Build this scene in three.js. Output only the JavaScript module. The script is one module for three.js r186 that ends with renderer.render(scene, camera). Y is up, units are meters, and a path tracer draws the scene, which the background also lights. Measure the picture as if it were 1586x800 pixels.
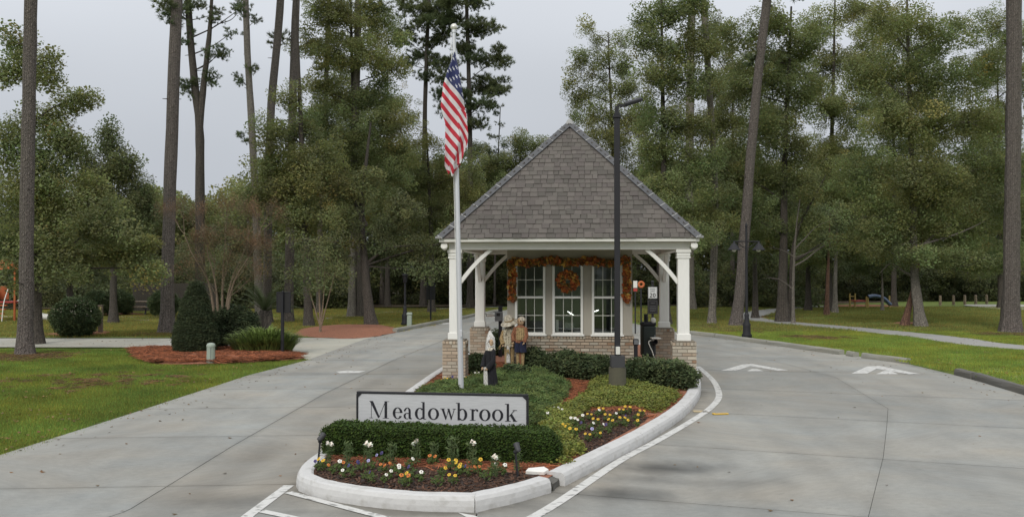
import * as THREE from 'three';
import { mergeGeometries } from 'three/addons/utils/BufferGeometryUtils.js';
import { RoundedBoxGeometry } from 'three/addons/geometries/RoundedBoxGeometry.js';
import { createNoise2D, createNoise3D } from 'simplex-noise';

// ---------- camera, sky, light, exposure ----------
const scene = new THREE.Scene();
const F = 1400, EYE = 2.4, TILT = Math.atan(23 / F);
const camera = new THREE.PerspectiveCamera(2 * Math.atan(400 / F) * 180 / Math.PI, 1586 / 800, 0.1, 2000);
camera.position.set(0, EYE, 0); camera.rotation.x = TILT; scene.add(camera);
const renderer = new THREE.WebGLRenderer({ antialias: true });
renderer.toneMapping = THREE.LinearToneMapping;
renderer.toneMappingExposure = 1.0;
renderer.shadowMap.enabled = true;

function rng(seed) { let a = seed >>> 0; return () => { a = (a + 0x6d2b79f5) | 0; let t = Math.imul(a ^ (a >>> 15), 1 | a); t = (t + Math.imul(t ^ (t >>> 7), 61 | t)) ^ t; return ((t ^ (t >>> 14)) >>> 0) / 4294967296; }; }
const rnd = rng(7), n2 = createNoise2D(rng(11)), n3 = createNoise3D(rng(12));
const rr = (a, b, f = rnd) => a + (b - a) * f();
const lerp = (a, b, t) => a + (b - a) * t, clamp = (x, a = 0, b = 1) => Math.min(b, Math.max(a, x));
const fbm = (x, y, o = 4) => { let s = 0, a = 0.5, f = 1; for (let i = 0; i < o; i++) { s += a * n2(x * f + i * 17.3, y * f - i * 9.1); a *= 0.5; f *= 2; } return s; };

{ // overcast sky: air and cloud only
  const W = 512, H = 256, data = new Float32Array(W * H * 4);
  for (let r = 0; r < H; r++) for (let c = 0; c < W; c++) {
    const el = ((r + 0.5) / H - 0.5) * Math.PI, az = (c + 0.5) / W * 2 * Math.PI;
    const up = Math.max(0, Math.sin(el));
    const cx = Math.cos(az) * Math.cos(el), cy = Math.sin(az) * Math.cos(el);
    const cloud = 1 + 0.07 * n3(cx * 1.6, cy * 1.6, up * 4) + 0.035 * n3(cx * 4, cy * 4, up * 9 + 5);
    const L = 0.60 * (1 + 2.0 * up) / (1 + 2.0 * 0.17) * cloud * (el < 0 ? 0.35 : 1);
    const i = (r * W + c) * 4, w = 1 - up;
    data[i] = L * lerp(1.0, 0.965, w); data[i + 1] = L * lerp(1.01, 1.03, w); data[i + 2] = L * lerp(1.03, 1.13, w); data[i + 3] = 1;
  }
  const sky = new THREE.DataTexture(data, W, H, THREE.RGBAFormat, THREE.FloatType);
  sky.mapping = THREE.EquirectangularReflectionMapping; sky.magFilter = THREE.LinearFilter; sky.needsUpdate = true;
  scene.background = sky; scene.environment = sky;
}
const sun = new THREE.DirectionalLight(new THREE.Color(1, 0.96, 0.9), 1.5);
sun.position.set(-22, 52, 52); sun.target.position.set(0, 0, -20); scene.add(sun, sun.target);
sun.castShadow = true; sun.shadow.radius = 30;
Object.assign(sun.shadow.camera, { left: -60, right: 60, top: 60, bottom: -60, near: 1, far: 250 });

// ---------- places: a pixel of the 1586 x 800 photograph to a point of the world ----------
const ray = (px, py) => { const x = (px - 793) / F, v = (400 - py) / F; return [x, v * Math.cos(TILT) + Math.sin(TILT), Math.cos(TILT) - v * Math.sin(TILT)]; };
const G = (px, py, h = 0) => { const [x, y, d] = ray(px, py), k = (h - EYE) / y; return [x * k, d * k]; };           // ground: [x, depth]
const W3 = (px, py, depth) => { const [x, y, d] = ray(px, py), k = depth / d; return new THREE.Vector3(x * k, EYE + y * k, -depth); };
const V = (x, y, z) => new THREE.Vector3(x, y, z);

// ---------- names and labels ----------
const taken = {};
function numbered(name) { const n = taken[name] = (taken[name] ?? -1) + 1; return n ? name + '_' + String(n).padStart(3, '0') : name; }
function shadows(o) { o.castShadow = o.receiveShadow = true; return o; }
function tag(o, label, category, group) { o.userData = { ...o.userData, label, category }; if (group) o.userData.group = group; return o; }
function thing(name, label, category, pos = [0, 0, 0], turn = 0, group) {
  const o = new THREE.Group(); o.name = numbered(name); o.position.set(...pos); o.rotation.y = turn; scene.add(o);
  return tag(o, label, category, group);
}
function part(name, geo, mat, parent, pos, rot) {
  const m = shadows(new THREE.Mesh(Array.isArray(geo) ? mg(geo) : geo, mat)); m.name = name;
  if (pos) m.position.set(...pos); if (rot) m.rotation.set(...rot);
  parent.add(m); return m;
}
function struct(name, geo, mat) { const m = part(numbered(name), geo, mat, scene); m.userData.kind = 'structure'; return m; }
function structGroup(name) { const g = new THREE.Group(); g.name = numbered(name); g.userData.kind = 'structure'; scene.add(g); return g; }
function copyOf(o, name, label, group, pos, turn = 0, s = 1) {
  const c = o.clone(); c.name = numbered(name); c.userData = { ...o.userData }; if (label) c.userData.label = label; if (group) c.userData.group = group;
  c.position.set(...pos); c.rotation.y = turn; c.scale.setScalar(s); scene.add(c); return c;
}
// ---------- geometry helpers ----------
function mg(list) {
  const flat = list.map((g) => { const q = g.index ? g.toNonIndexed() : g; for (const k of Object.keys(q.attributes)) if (!['position', 'normal', 'uv', 'color'].includes(k)) q.deleteAttribute(k); return q; });
  const col = flat.some((g) => g.attributes.color);
  for (const g of flat) { const n = g.attributes.position.count; if (!g.attributes.uv) g.setAttribute('uv', new THREE.BufferAttribute(new Float32Array(n * 2), 2)); if (col && !g.attributes.color) g.setAttribute('color', new THREE.BufferAttribute(new Float32Array(n * 3).fill(1), 3)); }
  return mergeGeometries(flat);
}
const T = (g, x = 0, y = 0, z = 0) => g.translate(x, y, z);
function bx(w, h, d, x = 0, y = 0, z = 0, r = 0.006) { const g = r > 0 ? new RoundedBoxGeometry(w, h, d, 1, Math.min(r, w * 0.45, h * 0.45, d * 0.45)) : new THREE.BoxGeometry(w, h, d); return g.translate(x, y, z); }
function cyl(r0, r1, h, x = 0, y = 0, z = 0, seg = 16) { return new THREE.CylinderGeometry(r1, r0, h, seg).translate(x, y + h / 2, z); }
function lathe(pts, seg = 20) { return new THREE.LatheGeometry(pts.map((p) => new THREE.Vector2(...p)), seg); }
function bar(a, b, r, r2 = r, seg = 8) {
  const dir = b.clone().sub(a), g = new THREE.CylinderGeometry(r2, r, dir.length(), seg);
  g.applyQuaternion(new THREE.Quaternion().setFromUnitVectors(V(0, 1, 0), dir.clone().normalize()));
  return g.translate((a.x + b.x) / 2, (a.y + b.y) / 2, (a.z + b.z) / 2);
}
function beam(a, b, w, t) { // square bar between two points
  const dir = b.clone().sub(a), g = bx(w, dir.length(), t, 0, 0, 0, 0.006);
  g.applyQuaternion(new THREE.Quaternion().setFromUnitVectors(V(0, 1, 0), dir.clone().normalize()));
  return g.translate((a.x + b.x) / 2, (a.y + b.y) / 2, (a.z + b.z) / 2);
}
function tube(pts, radii, seg = 8, uvScale = 1, wobble = 0, seed = 0) { // tapered tube through points
  const n = pts.length, pos = [], uv = [], idx = []; let len = 0, up = V(0.31, 0.2, 0.93).normalize();
  for (let i = 0; i < n; i++) {
    const a = pts[Math.max(0, i - 1)], b = pts[Math.min(n - 1, i + 1)], t = b.clone().sub(a).normalize();
    const s = up.clone().cross(t).normalize(), q = t.clone().cross(s); if (i) len += pts[i].distanceTo(pts[i - 1]);
    for (let j = 0; j <= seg; j++) {
      const th = j / seg * 2 * Math.PI, c = Math.cos(th), d = Math.sin(th), k = radii[i] * (1 + wobble * n3(c * 1.2 + seed, d * 1.2, len * 0.8));
      pos.push(pts[i].x + (s.x * c + q.x * d) * k, pts[i].y + (s.y * c + q.y * d) * k, pts[i].z + (s.z * c + q.z * d) * k);
      uv.push(j / seg * Math.max(1, Math.round(radii[0] * 6.28 * uvScale)), len * uvScale);
    }
  }
  for (let i = 0; i < n - 1; i++) for (let j = 0; j < seg; j++) { const a = i * (seg + 1) + j, b = a + seg + 1; idx.push(a, a + 1, b, b, a + 1, b + 1); }
  const g = new THREE.BufferGeometry(); g.setAttribute('position', new THREE.Float32BufferAttribute(pos, 3)); g.setAttribute('uv', new THREE.Float32BufferAttribute(uv, 2)); g.setIndex(idx); g.computeVertexNormals(); return g;
}
function smooth(pts, n) { const c = new THREE.CatmullRomCurve3(pts, false, 'centripetal'); return c.getPoints(n); }
// a sheet over polygon [[x, depth], ...] at height y, uv in metres
function sheet(poly, y) {
  const s = new THREE.Shape(poly.map(([x, d]) => new THREE.Vector2(x, d))), g = new THREE.ShapeGeometry(s), p = g.attributes.position, uv = g.attributes.uv;
  for (let i = 0; i < p.count; i++) { const x = p.getX(i), d = p.getY(i); p.setXYZ(i, x, y, -d); uv.setXY(i, x, d); }
  if (g.index) { const a = g.index.array; for (let i = 0; i < a.length; i += 3) { const t = a[i + 1]; a[i + 1] = a[i + 1]; void t; } }
  g.computeVertexNormals(); if (g.attributes.normal.getY(0) < 0) { const a = g.index.array; for (let i = 0; i < a.length; i += 3) [a[i + 1], a[i + 2]] = [a[i + 2], a[i + 1]]; g.computeVertexNormals(); }
  return g;
}
function ribbon(path, w, y) { // path [[x, depth]...]
  const L = [], R = [];
  path.forEach((p, i) => { const a = path[Math.max(0, i - 1)], b = path[Math.min(path.length - 1, i + 1)], dx = b[0] - a[0], dd = b[1] - a[1], l = Math.hypot(dx, dd), k = (Array.isArray(w) ? w[i] : w) / 2; L.push([p[0] - dd / l * k, p[1] + dx / l * k]); R.push([p[0] + dd / l * k, p[1] - dx / l * k]); });
  return sheet([...L, ...R.reverse()], y);
}
function resample(path, step) { const out = [path[0]]; for (let i = 1; i < path.length; i++) { const a = path[i - 1], b = path[i], n = Math.max(1, Math.ceil(Math.hypot(b[0] - a[0], b[1] - a[1]) / step)); for (let k = 1; k <= n; k++) out.push([lerp(a[0], b[0], k / n), lerp(a[1], b[1], k / n)]); } return out; }
function spline2(path, n) { return new THREE.SplineCurve(path.map((p) => new THREE.Vector2(...p))).getSpacedPoints(n).map((p) => [p.x, p.y]); }
// kerb stone swept along an outer edge [[x, depth]...]; the stone lies to the right of the walk
function kerbStone(path, w, h, rough = 0.004, seed = 0, low = -0.03) {
  const prof = [[0, low], [0, h * 0.35], [0.008, h * 0.7], [0.03, h * 0.94], [0.06, h], [w - 0.03, h], [w, h * 0.9], [w, low]];
  const pos = [], uv = [], idx = [], m = prof.length; let len = 0;
  path.forEach((p, i) => {
    const a = path[Math.max(0, i - 1)], b = path[Math.min(path.length - 1, i + 1)], dx = b[0] - a[0], dd = b[1] - a[1], l = Math.hypot(dx, dd); if (i) len += Math.hypot(p[0] - path[i - 1][0], p[1] - path[i - 1][1]);
    prof.forEach(([o, y], j) => { const k = o + rough * n3(len * 5 + seed, j * 1.3, 0.5), yy = y + rough * n3(len * 4 + seed, j * 1.7, 9) * (j > 0 && j < m - 1 ? 1 : 0); pos.push(p[0] + dd / l * k, yy, -(p[1] - dx / l * k)); uv.push(len, o + y); });
  });
  for (let i = 0; i < path.length - 1; i++) for (let j = 0; j < m - 1; j++) { const a = i * m + j, b = a + m; idx.push(a, b, a + 1, b, b + 1, a + 1); }
  const e = (path.length - 1) * m; for (let j = 1; j < m - 1; j++) { idx.push(0, j, j + 1); idx.push(e, e + j + 1, e + j); }
  const g = new THREE.BufferGeometry(); g.setAttribute('position', new THREE.Float32BufferAttribute(pos, 3)); g.setAttribute('uv', new THREE.Float32BufferAttribute(uv, 2)); g.setIndex(idx); const f = g.toNonIndexed(); f.computeVertexNormals(); return creased(g);
}
function creased(g) { const f = g.index ? g.toNonIndexed() : g; f.computeVertexNormals(); return f; }
function tint(g, r, gg, b) { const n = g.attributes.position.count, a = new Float32Array(n * 3); for (let i = 0; i < n; i++) { a[i * 3] = r; a[i * 3 + 1] = gg; a[i * 3 + 2] = b; } g.setAttribute('color', new THREE.BufferAttribute(a, 3)); return g; }
const piecewise = (pts) => (d) => { let i = 0; while (i < pts.length - 2 && d > pts[i + 1][0]) i++; const [a, x] = pts[i], [b, y] = pts[i + 1]; return lerp(x, y, (d - a) / (b - a)); };
const inside = (poly, x, d) => { let c = false; for (let i = 0, j = poly.length - 1; i < poly.length; j = i++) { const [a, b] = poly[i], [e, f] = poly[j]; if (b > d !== f > d && x < (e - a) * (d - b) / (f - b) + a) c = !c; } return c; };

// ---------- textures ----------
function tex(W, H, fn, srgb = true, repeatX = 1, repeatY = repeatX) {
  const data = new Uint8Array(W * H * 4);
  for (let y = 0; y < H; y++) for (let x = 0; x < W; x++) { const c = fn(x / W, y / H, x, y), i = (y * W + x) * 4; data[i] = clamp(c[0]) * 255; data[i + 1] = clamp(c[1]) * 255; data[i + 2] = clamp(c[2]) * 255; data[i + 3] = 255; }
  const t = new THREE.DataTexture(data, W, H); t.wrapS = t.wrapT = THREE.RepeatWrapping; t.magFilter = THREE.LinearFilter; t.minFilter = THREE.LinearMipmapLinearFilter; t.generateMipmaps = true;
  if (srgb) t.colorSpace = THREE.SRGBColorSpace; t.repeat.set(repeatX, repeatY); t.needsUpdate = true; return t;
}
// noise that tiles over u, v in 0..1
const tn = (u, v, f, o = 4, s = 0) => { let r = 0, a = 0.5; for (let i = 0; i < o; i++) { const k = f * 2 ** i / 6.283, A = u * 6.283, B = v * 6.283; r += a * n3(Math.cos(A) * k + s, Math.sin(A) * k + Math.cos(B) * k * 1.31, Math.sin(B) * k * 1.31 + s * 2 + i * 7); a *= 0.5; } return r; };
const l2s = (c) => c <= 0.0031308 ? c * 12.92 : 1.055 * c ** (1 / 2.4) - 0.055;
const S = (r, g, b) => [l2s(clamp(r)), l2s(clamp(g)), l2s(clamp(b))];
const noisy = rng(99);
const concreteMap = tex(1024, 1024, (u, v) => { const k = 1 + 0.14 * tn(u, v, 3, 5, 1) + 0.1 * tn(u, v, 40, 3, 4) + 0.14 * (noisy() - 0.5) - 0.35 * clamp(tn(u, v, 22, 3, 12) - 0.38) + 0.05 * tn(u * 1, v * 1, 9, 2, 8), w = 0.012 * tn(u, v, 4, 3, 20); return S((0.272 + w) * k, 0.268 * k, (0.242 - w) * k); }, true, 1 / 6);
const concreteBump = tex(512, 512, (u, v) => { const k = 0.5 + 0.25 * tn(u, v, 60, 3, 3) + 0.25 * (noisy() - 0.5); return [k, k, k]; }, false, 1 / 1.5);
const grassMap = tex(1024, 1024, (u, v) => { const a = tn(u, v, 5, 5, 30), b = tn(u, v, 60, 3, 33), k = 1 + 0.25 * a + 0.35 * b + 0.4 * (noisy() - 0.5), dry = clamp(0.25 + 0.8 * tn(u, v, 8, 4, 37)); return S(lerp(0.11, 0.18, dry) * k, lerp(0.165, 0.195, dry) * k, lerp(0.02, 0.05, dry) * k); }, true, 1 / 7);
const mulchMap = tex(512, 512, (u, v) => { const k = 1 + 0.6 * tn(u, v, 30, 4, 50) + 0.7 * (noisy() - 0.5); return S(0.27 * k, 0.112 * k, 0.062 * k); }, true, 1 / 2);
const barkMulchMap = tex(512, 512, (u, v) => { const k = 1 + 0.7 * tn(u, v, 40, 4, 60) + 0.8 * (noisy() - 0.5); return S(0.036 * k, 0.023 * k, 0.017 * k); }, true, 1 / 1.5);
const litterMap = tex(512, 512, (u, v) => { const k = 1 + 0.5 * tn(u, v, 20, 5, 70) + 0.6 * (noisy() - 0.5), g = clamp(0.4 + tn(u, v, 4, 3, 72)); return S(lerp(0.09, 0.06, g) * k, lerp(0.055, 0.065, g) * k, lerp(0.035, 0.022, g) * k); }, true, 1 / 6);
const plates = (u, v) => { const w = 0.25 * tn(u, v, 8, 3, 80), a = Math.abs(tn(u, v * 0.5, 14, 3, 82)), b = Math.abs(Math.sin((u * 9 + w * 2.2) * Math.PI)); return clamp(0.35 * b + 1.4 * a); };
const barkBump = tex(512, 512, (u, v) => { const k = plates(u, v); return [k, k, k]; }, false, 1, 1);
const barkMap = tex(512, 512, (u, v) => { const p = plates(u, v), k = (0.28 + 1.05 * p) * (1 + 0.3 * tn(u, v, 6, 4, 85) + 0.25 * (noisy() - 0.5)), w = clamp(0.5 + tn(u, v, 5, 3, 88)); return S(lerp(0.19, 0.2, w) * k, lerp(0.163, 0.168, w) * k, lerp(0.143, 0.147, w) * k); });
const grainMap = tex(512, 512, (u, v) => { const k = 1 + 0.05 * tn(u, v, 6, 4, 90) + 0.05 * (noisy() - 0.5); return S(0.97 * k, 0.97 * k, 0.97 * k); }, true, 1);
const granuleMap = tex(256, 256, (u, v) => { const k = 0.85 + 0.3 * (noisy() - 0.5) + 0.15 * tn(u, v, 10, 3, 95); return S(k, k, k); }, true, 2);
const woodSign = tex(512, 256, (u, v) => { const k = 1 + 0.12 * tn(u * 0.4, v, 26, 4, 101) + 0.06 * tn(u, v, 9, 3, 103) + 0.05 * (noisy() - 0.5); return S(0.50 * k, 0.505 * k, 0.515 * k); }, true, 1);
const paintMap = tex(512, 512, (u, v) => { const k = 1 - 0.6 * clamp(tn(u, v, 14, 5, 110) * 2.2 - 0.3) - 0.12 * noisy() - 0.12 * clamp(tn(u, v, 4, 2, 111)); return S(0.62 * k, 0.615 * k, 0.585 * k); }, true, 1 / 2);
const kerbMap = tex(512, 512, (u, v) => { const st = 0.8 * clamp(1.3 * tn(u, v, 7, 5, 115) - 0.22), k = 1 + 0.06 * tn(u, v, 30, 3, 116) + 0.05 * (noisy() - 0.5); return S(lerp(0.55, 0.33, st) * k, lerp(0.545, 0.315, st) * k, lerp(0.53, 0.275, st) * k); }, true, 1 / 2);

// ---------- materials ----------
const std = (o) => new THREE.MeshStandardMaterial({ roughness: 0.85, ...o });
const rgb = (r, g, b) => new THREE.Color().setRGB(r, g, b);
const M = {
  slab: std({ map: concreteMap, bumpMap: concreteBump, bumpScale: 0.003, roughness: 0.8, vertexColors: true }),
  roadBase: std({ color: rgb(0.05, 0.045, 0.038), roughness: 1 }),
  path: std({ map: concreteMap, color: rgb(1.15, 1.15, 1.2), bumpMap: concreteBump, bumpScale: 0.004 }),
  lightPath: std({ map: concreteMap, color: rgb(1.6, 1.58, 1.54) }),
  grass: std({ map: grassMap, roughness: 1 }), litter: std({ map: litterMap, roughness: 1 }),
  mulch: std({ map: mulchMap, roughness: 1 }), barkMulch: std({ map: barkMulchMap, roughness: 1 }),
  paint: std({ map: paintMap, roughness: 0.7 }), kerbWhite: std({ map: kerbMap, roughness: 0.75, bumpMap: concreteBump, bumpScale: 0.002 }),
  kerbGrey: std({ map: concreteMap, color: rgb(0.95, 0.95, 0.9), bumpMap: concreteBump, bumpScale: 0.004 }), kerbDark: std({ map: concreteMap, color: rgb(0.42, 0.41, 0.4), bumpMap: concreteBump, bumpScale: 0.004 }),
  yellow: std({ color: rgb(0.62, 0.40, 0.06), roughness: 0.5 }), fadedYellow: std({ map: concreteMap, color: rgb(1.7, 1.4, 0.95) }),
  bark: std({ map: barkMap, bumpMap: barkBump, bumpScale: 0.05, roughness: 0.95 }), darkBark: std({ map: barkMap, color: rgb(0.55, 0.55, 0.52), bumpMap: barkBump, bumpScale: 0.03, roughness: 0.95 }),
  redBark: std({ map: barkMap, color: rgb(0.95, 0.6, 0.45), bumpMap: barkBump, bumpScale: 0.02 }), paleBark: std({ map: barkMap, color: rgb(2.0, 1.9, 1.65), bumpMap: barkBump, bumpScale: 0.008 }),
  greyBark: std({ map: barkMap, color: rgb(1.15, 1.2, 1.15), bumpMap: barkBump, bumpScale: 0.02 }), smoothBark: std({ map: barkMap, color: rgb(1.35, 1.2, 0.95), bumpMap: barkBump, bumpScale: 0.004 }),
  white: std({ map: grainMap, color: rgb(0.82, 0.81, 0.76), roughness: 0.5 }), trim: std({ map: grainMap, color: rgb(0.70, 0.69, 0.63), roughness: 0.6 }),
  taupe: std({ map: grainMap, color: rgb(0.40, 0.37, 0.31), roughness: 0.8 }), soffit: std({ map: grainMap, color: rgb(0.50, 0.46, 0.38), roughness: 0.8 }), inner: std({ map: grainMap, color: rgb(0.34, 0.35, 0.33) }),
  mortar: std({ color: rgb(0.22, 0.19, 0.15), roughness: 1, bumpMap: concreteBump, bumpScale: 0.004 }), brick: std({ vertexColors: true, map: granuleMap, roughness: 0.9, bumpMap: concreteBump, bumpScale: 0.003 }),
  roofDeck: std({ color: rgb(0.07, 0.06, 0.055), roughness: 1 }), shingle: std({ vertexColors: true, map: granuleMap, roughness: 0.95 }), hip: std({ map: granuleMap, color: rgb(0.118, 0.12, 0.126), roughness: 0.9 }), hipEdge: std({ color: rgb(0.3, 0.3, 0.29) }),
  black: std({ map: grainMap, color: rgb(0.012, 0.012, 0.015), roughness: 0.7 }), matteBlack: std({ map: grainMap, color: rgb(0.018, 0.018, 0.018), roughness: 0.8 }), darkGreen: std({ map: grainMap, color: rgb(0.012, 0.02, 0.016), roughness: 0.5 }), darkGrey: std({ map: grainMap, color: rgb(0.045, 0.045, 0.048), roughness: 0.6 }),
  grey: std({ map: grainMap, color: rgb(0.17, 0.175, 0.18), roughness: 0.6 }), palePlastic: std({ map: grainMap, color: rgb(0.33, 0.385, 0.32), roughness: 0.6 }), mossConcrete: std({ map: concreteMap, color: rgb(0.36, 0.34, 0.25), bumpMap: concreteBump, bumpScale: 0.004 }),
  alu: std({ color: rgb(0.62, 0.63, 0.65), metalness: 0.35, roughness: 0.45 }), gold: std({ color: rgb(0.7, 0.68, 0.62), metalness: 0.4, roughness: 0.35 }),
  glass: new THREE.MeshPhysicalMaterial({ color: rgb(0.86, 0.9, 0.88), roughness: 0.02, transmission: 1, thickness: 0, ior: 1.5 }),
  sign: std({ map: woodSign, roughness: 0.6 }), letter: std({ color: rgb(0.012, 0.012, 0.018), roughness: 0.5 }),
  lamp: std({ color: rgb(0.8, 0.8, 0.8), emissive: rgb(1, 1, 0.97), emissiveIntensity: 1.6 }),  // glow of the added streak bars behind the panes, not a real lamp
  wood: std({ map: barkMap, color: rgb(1.75, 1.6, 1.3), roughness: 0.9 }), oldWood: std({ map: barkMap, color: rgb(1.1, 1.0, 0.85), roughness: 0.95 }),
  orange: std({ color: rgb(0.45, 0.12, 0.035), roughness: 0.6 }), blue: std({ color: rgb(0.1, 0.14, 0.22), roughness: 0.5 }), playYellow: std({ color: rgb(0.42, 0.3, 0.09), roughness: 0.6 }), red: std({ color: rgb(0.35, 0.04, 0.03), roughness: 0.6 }),
};
const leafy = (r, g, b, tr = 0.25) => new THREE.MeshPhysicalMaterial({ color: rgb(r, g, b), vertexColors: true, roughness: 0.95, transmission: tr, thickness: 0, specularIntensity: 0.4 });
const L = {
  broad: leafy(0.215, 0.252, 0.098, 0.55), dark: leafy(0.155, 0.185, 0.078, 0.5), pine: leafy(0.105, 0.135, 0.06, 0.4), box: leafy(0.045, 0.08, 0.013), conifer: leafy(0.055, 0.078, 0.036), shrub: leafy(0.09, 0.125, 0.055),
  juniper: leafy(0.115, 0.17, 0.055), jasmine: leafy(0.185, 0.22, 0.05), grass: leafy(0.188, 0.282, 0.05), dryGrass: leafy(0.19, 0.255, 0.07), liriope: leafy(0.16, 0.23, 0.065), palm: leafy(0.07, 0.095, 0.036), twig: leafy(0.2, 0.145, 0.09), crape: leafy(0.17, 0.145, 0.07), bloom: leafy(0.075, 0.11, 0.03),
};

// ---------- foliage sprays ----------
// many leaf-sized kites in a small volume; a spray is what the crowns are scattered with
function spray(n, R, len, wid, seed, flat = 0.8, droop = 0.3, twigs = 0, hueVar = 0.25) {
  const f = rng(seed), pos = [], col = [], idx = [], q = new THREE.Quaternion(), e = new THREE.Euler(), c = V(0, 0, 0);
  for (let i = 0; i < n; i++) {
    const th = f() * 6.283, u = f() * 2 - 1, r = R * Math.cbrt(f()), s = Math.sqrt(1 - u * u); c.set(r * s * Math.cos(th), r * u * flat, r * s * Math.sin(th));
    e.set((f() - 0.5) * 1.9 + droop, f() * 6.283, (f() - 0.5) * 1.6); q.setFromEuler(e);
    const l = len * rr(0.7, 1.25, f), w = wid * rr(0.75, 1.2, f), b = 1 + hueVar * 2 * (f() - 0.5), y = 1 + hueVar * (f() - 0.4), base = pos.length / 3;
    for (const [x, yy, z] of [[0, 0, 0], [-w / 2, -l * 0.06, l * 0.45], [0, l * 0.03, l], [w / 2, -l * 0.06, l * 0.45]]) { const p = V(x, yy, z - l / 2).applyQuaternion(q).add(c); pos.push(p.x, p.y, p.z); col.push(b * y, b, b * 0.95); }
    idx.push(base, base + 1, base + 2, base, base + 2, base + 3);
  }
  const g = new THREE.BufferGeometry(); g.setAttribute('position', new THREE.Float32BufferAttribute(pos, 3)); g.setAttribute('color', new THREE.Float32BufferAttribute(col, 3)); g.setIndex(idx); const r = g.toNonIndexed(); r.computeVertexNormals();
  return r;
}
function needleSpray(tufts, R, m, len, seed) {
  const f = rng(seed), pos = [], col = [];
  for (let t = 0; t < tufts; t++) {
    const th = f() * 6.283, u = f() * 2 - 1, r = R * Math.cbrt(f()), s = Math.sqrt(1 - u * u), c = V(r * s * Math.cos(th), r * u * 0.6, r * s * Math.sin(th)), axis = V(c.x + (f() - 0.5) * 0.3, Math.abs(c.y) + 0.25 * R, c.z + (f() - 0.5) * 0.3).normalize();
    for (let i = 0; i < m; i++) {
      const d = V(f() - 0.5, f() - 0.5, f() - 0.5).normalize().multiplyScalar(0.95).add(axis).normalize(), l = len * rr(0.7, 1.15, f), side = V(f() - 0.5, f() - 0.5, f() - 0.5).cross(d).normalize().multiplyScalar(0.011), a = c.clone().addScaledVector(axis, (f() - 0.5) * 0.16), b = rr(0.75, 1.3, f);
      for (const p of [a.clone().add(side), a.clone().sub(side), a.clone().addScaledVector(d, l)]) { pos.push(p.x, p.y, p.z); col.push(b, b, b * 0.9); }
    }
  }
  const g = new THREE.BufferGeometry(); g.setAttribute('position', new THREE.Float32BufferAttribute(pos, 3)); g.setAttribute('color', new THREE.Float32BufferAttribute(col, 3)); g.computeVertexNormals(); return g;
}
function bladePatch(n, R, h, w, seed) {
  const f = rng(seed), pos = [], col = [];
  for (let i = 0; i < n; i++) {
    const x = (f() * 2 - 1) * R, z = (f() * 2 - 1) * R, a = f() * 6.283, l = h * rr(0.5, 1.25, f), lean = l * rr(0.1, 0.8, f), b = rr(0.6, 1.35, f), dry = f() < 0.16 ? 1.6 : rr(0.9, 1.15, f), dx = Math.cos(a) * w / 2, dz = Math.sin(a) * w / 2, t = f() * 6.283;
    pos.push(x - dx, 0, z - dz, x + dx, 0, z + dz, x + Math.cos(t) * lean, l, z + Math.sin(t) * lean); for (let k = 0; k < 3; k++) col.push(b * dry, b, b);
  }
  const g = new THREE.BufferGeometry(); g.setAttribute('position', new THREE.Float32BufferAttribute(pos, 3)); g.setAttribute('color', new THREE.Float32BufferAttribute(col, 3)); g.computeVertexNormals(); return g;
}
const SP = {
  broad: [1, 2, 3].map((s) => spray(140, 0.5, 0.1, 0.072, s)), fine: [4, 5].map((s) => spray(70, 0.45, 0.1, 0.06, s)), far: [6, 7].map((s) => spray(120, 0.8, 0.19, 0.14, s)),
  pine: [8, 9].map((s) => needleSpray(7, 0.42, 30, 0.24, s)), box: [10, 11].map((s) => spray(46, 0.085, 0.03, 0.018, s, 0.9)), shrub: [12, 13].map((s) => spray(44, 0.15, 0.075, 0.034, s)), needle: [14, 15].map((s) => spray(70, 0.14, 0.07, 0.018, s, 0.9, -0.3)),
  bush: [16, 17].map((s) => spray(60, 0.17, 0.07, 0.04, s)), cover: [18, 19].map((s) => spray(50, 0.13, 0.045, 0.026, s, 0.5)), juniper: [20, 21].map((s) => spray(70, 0.16, 0.09, 0.016, s, 0.45, -0.5)),
};
const up = V(0, 1, 0);
// scatter: list of [position, scale, brightness, warmth]
function scatter(name, geo, mat, list, parent, seed = 1, spinOnly = false) {
  const f = rng(seed), m = shadows(new THREE.InstancedMesh(geo, mat, list.length)), q = new THREE.Quaternion(), e = new THREE.Euler(), c = new THREE.Color(), x = new THREE.Matrix4();
  list.forEach(([p, s, b = 1, w = 0], i) => { e.set(spinOnly ? 0 : (f() - 0.5) * 0.9, f() * 6.283, spinOnly ? 0 : (f() - 0.5) * 0.9); q.setFromEuler(e); m.setMatrixAt(i, x.compose(p, q, V(s, s * (spinOnly ? 1 : rr(0.8, 1.2, f)), s))); m.setColorAt(i, c.setRGB(b * (1 + w), b, b * (1 - w * 0.5))); });
  m.name = name; m.userData.kind = 'stuff'; parent.add(m); return m;
}
// two geometries share one list so that a crown is one part: the sprays of a kind are merged two and two
const both = {}; for (const k in SP) both[k] = SP[k][0];

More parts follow.
